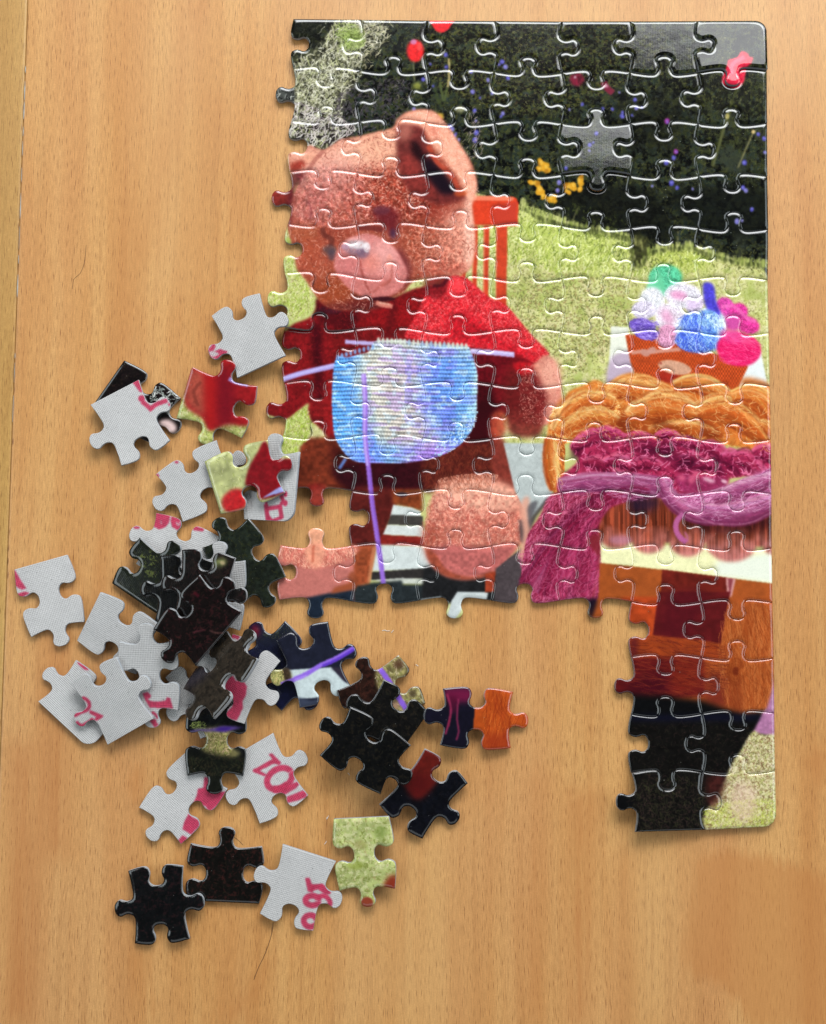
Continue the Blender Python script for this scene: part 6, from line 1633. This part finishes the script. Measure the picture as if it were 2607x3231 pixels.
def build_loose():
    atlas = np.zeros((TP * NT, TP * NT, 3)) + 0.1
    specs = []
    for n, (pid, z, cor, sides, face, label, art, rc) in enumerate(LOOSE):
        px = nat(z, cor)
        w0 = to_plane(px, T)
        l01 = np.linalg.norm(w0[1] - w0[0]) + np.linalg.norm(w0[3] - w0[2]); l12 = np.linalg.norm(w0[2] - w0[1]) + np.linalg.norm(w0[0] - w0[3])
        wide = l01 > l12
        if pid == 'o':
            wide = False
        w, h = (CW_, CH_) if wide else (CH_, CW_)
        loc = np.array([(-w / 2, h / 2), (w / 2, h / 2), (w / 2, -h / 2), (-w / 2, -h / 2)])
        r_ = np.random.RandomState(n + 50)
        out = np.vstack([side_points(loc[k], loc[(k + 1) % 4], SIGN[sides[k]], r_.uniform(-.3, .3), size=r_.uniform(.95, 1.05)) for k in range(4)])
        if rc is not None:
            out = round_corner(out, loc[rc], 4.3)
        if pid == 'o':
            # propped on edge A-D: find the lift of B-C that gives the piece its true width
            best = None
            for dz in np.arange(6, 17, 0.25):
                zz = np.array([5.4, 5.4 + dz, 5.4 + dz, 5.4]) + T
                w3 = np.array([np.append(to_plane([px[i]], zz[i])[0], zz[i]) for i in range(4)])
                e = abs(np.linalg.norm(w3[1] - w3[0]) - w) + abs(np.linalg.norm(w3[2] - w3[3]) - w)
                if best is None or e < best[0]:
                    best = (e, w3)
            w3 = best[1]
            x3 = (w3[1] + w3[2] - w3[0] - w3[3]); x3 /= np.linalg.norm(x3)
            y3 = (w3[0] + w3[1] - w3[2] - w3[3]); y3 -= x3 * (y3 @ x3); y3 /= np.linalg.norm(y3)
            n3 = np.cross(x3, y3)
            M = np.eye(4); M[:3, 0], M[:3, 1], M[:3, 2] = x3, y3, n3
            M[:3, 3] = (w3.mean(0) - n3 * T) * MM
            cen3 = w3.mean(0)
            def tf(nn, M=M, cen3=cen3, n3=n3, x3=x3, y3=y3):
                nn = np.atleast_2d(nn)
                d = np.stack([(nn[:, 0] - CX) / FPX, -(nn[:, 1] - CY) / FPX, -np.ones(len(nn))], 1) @ CAM_R.T
                t = ((cen3 - CAM_C) @ n3) / (d @ n3)
                p = CAM_C + d * t[:, None] - cen3
                l = np.stack([p @ x3, p @ y3], 1)
                return np.stack([(l[:, 0] + TS / 2) * PPM, (TS / 2 - l[:, 1]) * PPM], 1)
        else:
            zc = np.full(4, T)
            for it in range(3):
                wor = np.array([to_plane([px[i]], zc[i])[0] for i in range(4)])
                R, t = fit2d(loc, wor)
                poly = out @ R.T + t
                z0, b, c = rest(poly, t[0], t[1])
                cw = loc @ R.T + t
                zc = z0 + b * (cw[:, 0] - t[0]) + c * (cw[:, 1] - t[1]) + T
            M = pose_matrix(t[0], t[1], z0, R @ np.array([1.0, 0.0]), b, c)
            PLACED.append((poly, (t[0], t[1], z0, b, c)))
            print("piece", pid, "w/h meas", round(l01 / 2, 1), round(l12 / 2, 1), "z0", round(z0, 2), "tilt", round(b, 3), round(c, 3))
            def tf(nn, R=R, t=t, zz=float(np.mean(zc))):
                w_ = to_plane(nn, zz)
                l = (w_ - t) @ R
                return np.stack([(l[:, 0] + TS / 2) * PPM, (TS / 2 - l[:, 1]) * PPM], 1)
        ty, tx = divmod(n, NT)
        tile = atlas[ty * TP:(ty + 1) * TP, tx * TP:(tx + 1) * TP]
        cv = Canvas(tile, tf)
        cv.z = z
        cv.all = [(0, 0), (TP, 0), (TP, TP), (0, TP)]
        if face == 'B':
            tile[:] = np.array(GREY) / 255 * (1 + .05 * (vnoise(TP, TP, 2.2)[..., None] - .5) + .05 * (vnoise(TP, TP, 30)[..., None] - .5))
            yy, xx = np.mgrid[0:TP, 0:TP]
            tile *= (1 + .020 * np.sin(xx * 2 * math.pi / 3.0) + .020 * np.sin(yy * 2 * math.pi / 3.3))[..., None]
            for _ in range(22):
                x, y = rng.randint(TP, size=2); tile[y:y + 1, x:x + rng.randint(1, 3)] *= .6
        if art is not None:
            art(cv)
            if face == 'F':
                tile[:] = tone(tile)
        tile *= (1 + .05 * (rng.rand(TP, TP, 1) - .5))
        if face == 'F':
            for _ in range(7):
                x, y = rng.randint(20, TP - 20, 2); tile[y, x] = tile[y, x] * .3 + np.array([.62, .63, .60]) * .7
        specs.append((pid, out, face, label, M, tx, ty))
    img = make_image("loose_piece_print", atlas)
    fm = print_material("loose_print_gloss", img)
    bm = back_material("grey_card_back", img)
    card = plain_material("card_core", (0.36, 0.38, 0.40), 0.8, 0.2)
    S = TP * NT
    for pid, out, face, label, M, tx, ty in specs:
        uvf = lambda q, tx=tx, ty=ty: np.stack([(tx * TP + (q[:, 0] + TS / 2) * PPM) / S, 1 - (ty * TP + (TS / 2 - q[:, 1]) * PPM) / S], 1)
        o = piece_mesh("loose_piece", out, uvf, fm if face == 'F' else bm, card, face == 'F', M)
        o['label'] = label
        o['category'] = "puzzle piece"
        o['group'] = "loose jigsaw pieces"

# ----------------------------------------------------------------------------- lint and hairs on the table
def thread(name, z, pts, rad, mat, label, cat, wob=0.0):
    W = to_plane(nat(z, smooth_open(pts, 6)), 0)
    W = W + rng.uniform(-wob, wob, W.shape)
    V, F = [], []
    n = len(W)
    t = np.gradient(W, axis=0); t /= np.linalg.norm(t, axis=1)[:, None] + 1e-9
    for i in range(n):
        nx, ny = -t[i, 1], t[i, 0]
        for a in np.linspace(0, 2 * math.pi, 6, endpoint=False):
            V.append((W[i, 0] + nx * rad * math.cos(a), W[i, 1] + ny * rad * math.cos(a), rad * 1.05 + rad * math.sin(a)))
    for i in range(n - 1):
        for k in range(6):
            F.append((i * 6 + k, i * 6 + (k + 1) % 6, (i + 1) * 6 + (k + 1) % 6, (i + 1) * 6 + k))
    o = add_mesh(name, np.array(V) * MM, F, [mat], smooth=[1] * len(F))
    o['label'] = label; o['category'] = cat
    return o

main_img = make_image("bear_print", paint_main())
front = print_material("bear_print_gloss", main_img)
core = plain_material("board_core", (0.30, 0.31, 0.32), 0.8, 0.2)
build_board(front, core)
build_loose()
hair_m = plain_material("dark_hair", (0.03, 0.018, 0.010), 0.4, 0.5)
lint_m = plain_material("white_lint", (0.75, 0.74, 0.70), 0.8, 0.2)
thread("hair", 13, [(972, 750), (965, 810), (945, 880), (918, 950), (900, 985), (880, 1030), (862, 1080)], 0.07, hair_m, "long dark hair on the table below the number-printed bottom row piece", "hair")
thread("hair", 20, [(525, 1490), (515, 1590), (490, 1660), (450, 1700), (440, 1760)], 0.05, hair_m, "dark curved hair on the bare wood at left, above the far-left black piece", "hair")
thread("hair", 13, [(748, 258), (775, 280), (800, 305)], 0.05, hair_m, "short dark hair beside the knob of the straight-bottomed black piece", "hair")
for (z, p, lb) in ((12, [(728, 184), (745, 180), (760, 186), (778, 184)], "white speck of lint below the puzzle's lower edge, left one of two"),
                   (12, [(786, 196), (793, 190), (800, 180)], "white speck of lint below the puzzle's lower edge, right one of two"),
                   (12, [(505, 1100), (512, 1106), (518, 1116)], "white speck of lint between the number 101 piece and the all-black piece"),
                   (12, [(370, 1392), (378, 1384), (382, 1376)], "white speck of lint just left of the pale green grass piece's top"),
                   (12, [(355, 1560), (362, 1552), (370, 1540)], "white speck of lint left of the pale green grass piece's waist"),
                   (12, [(945, 402), (952, 406), (960, 412)], "white speck of lint on the wood above the half orange piece"),
                   (13, [(1280, 155), (1288, 148)], "tiny white speck of lint left of the grass piece's top corner")):
    thread("lint", z, p, 0.09, lint_m, lb, "lint", 0.05)
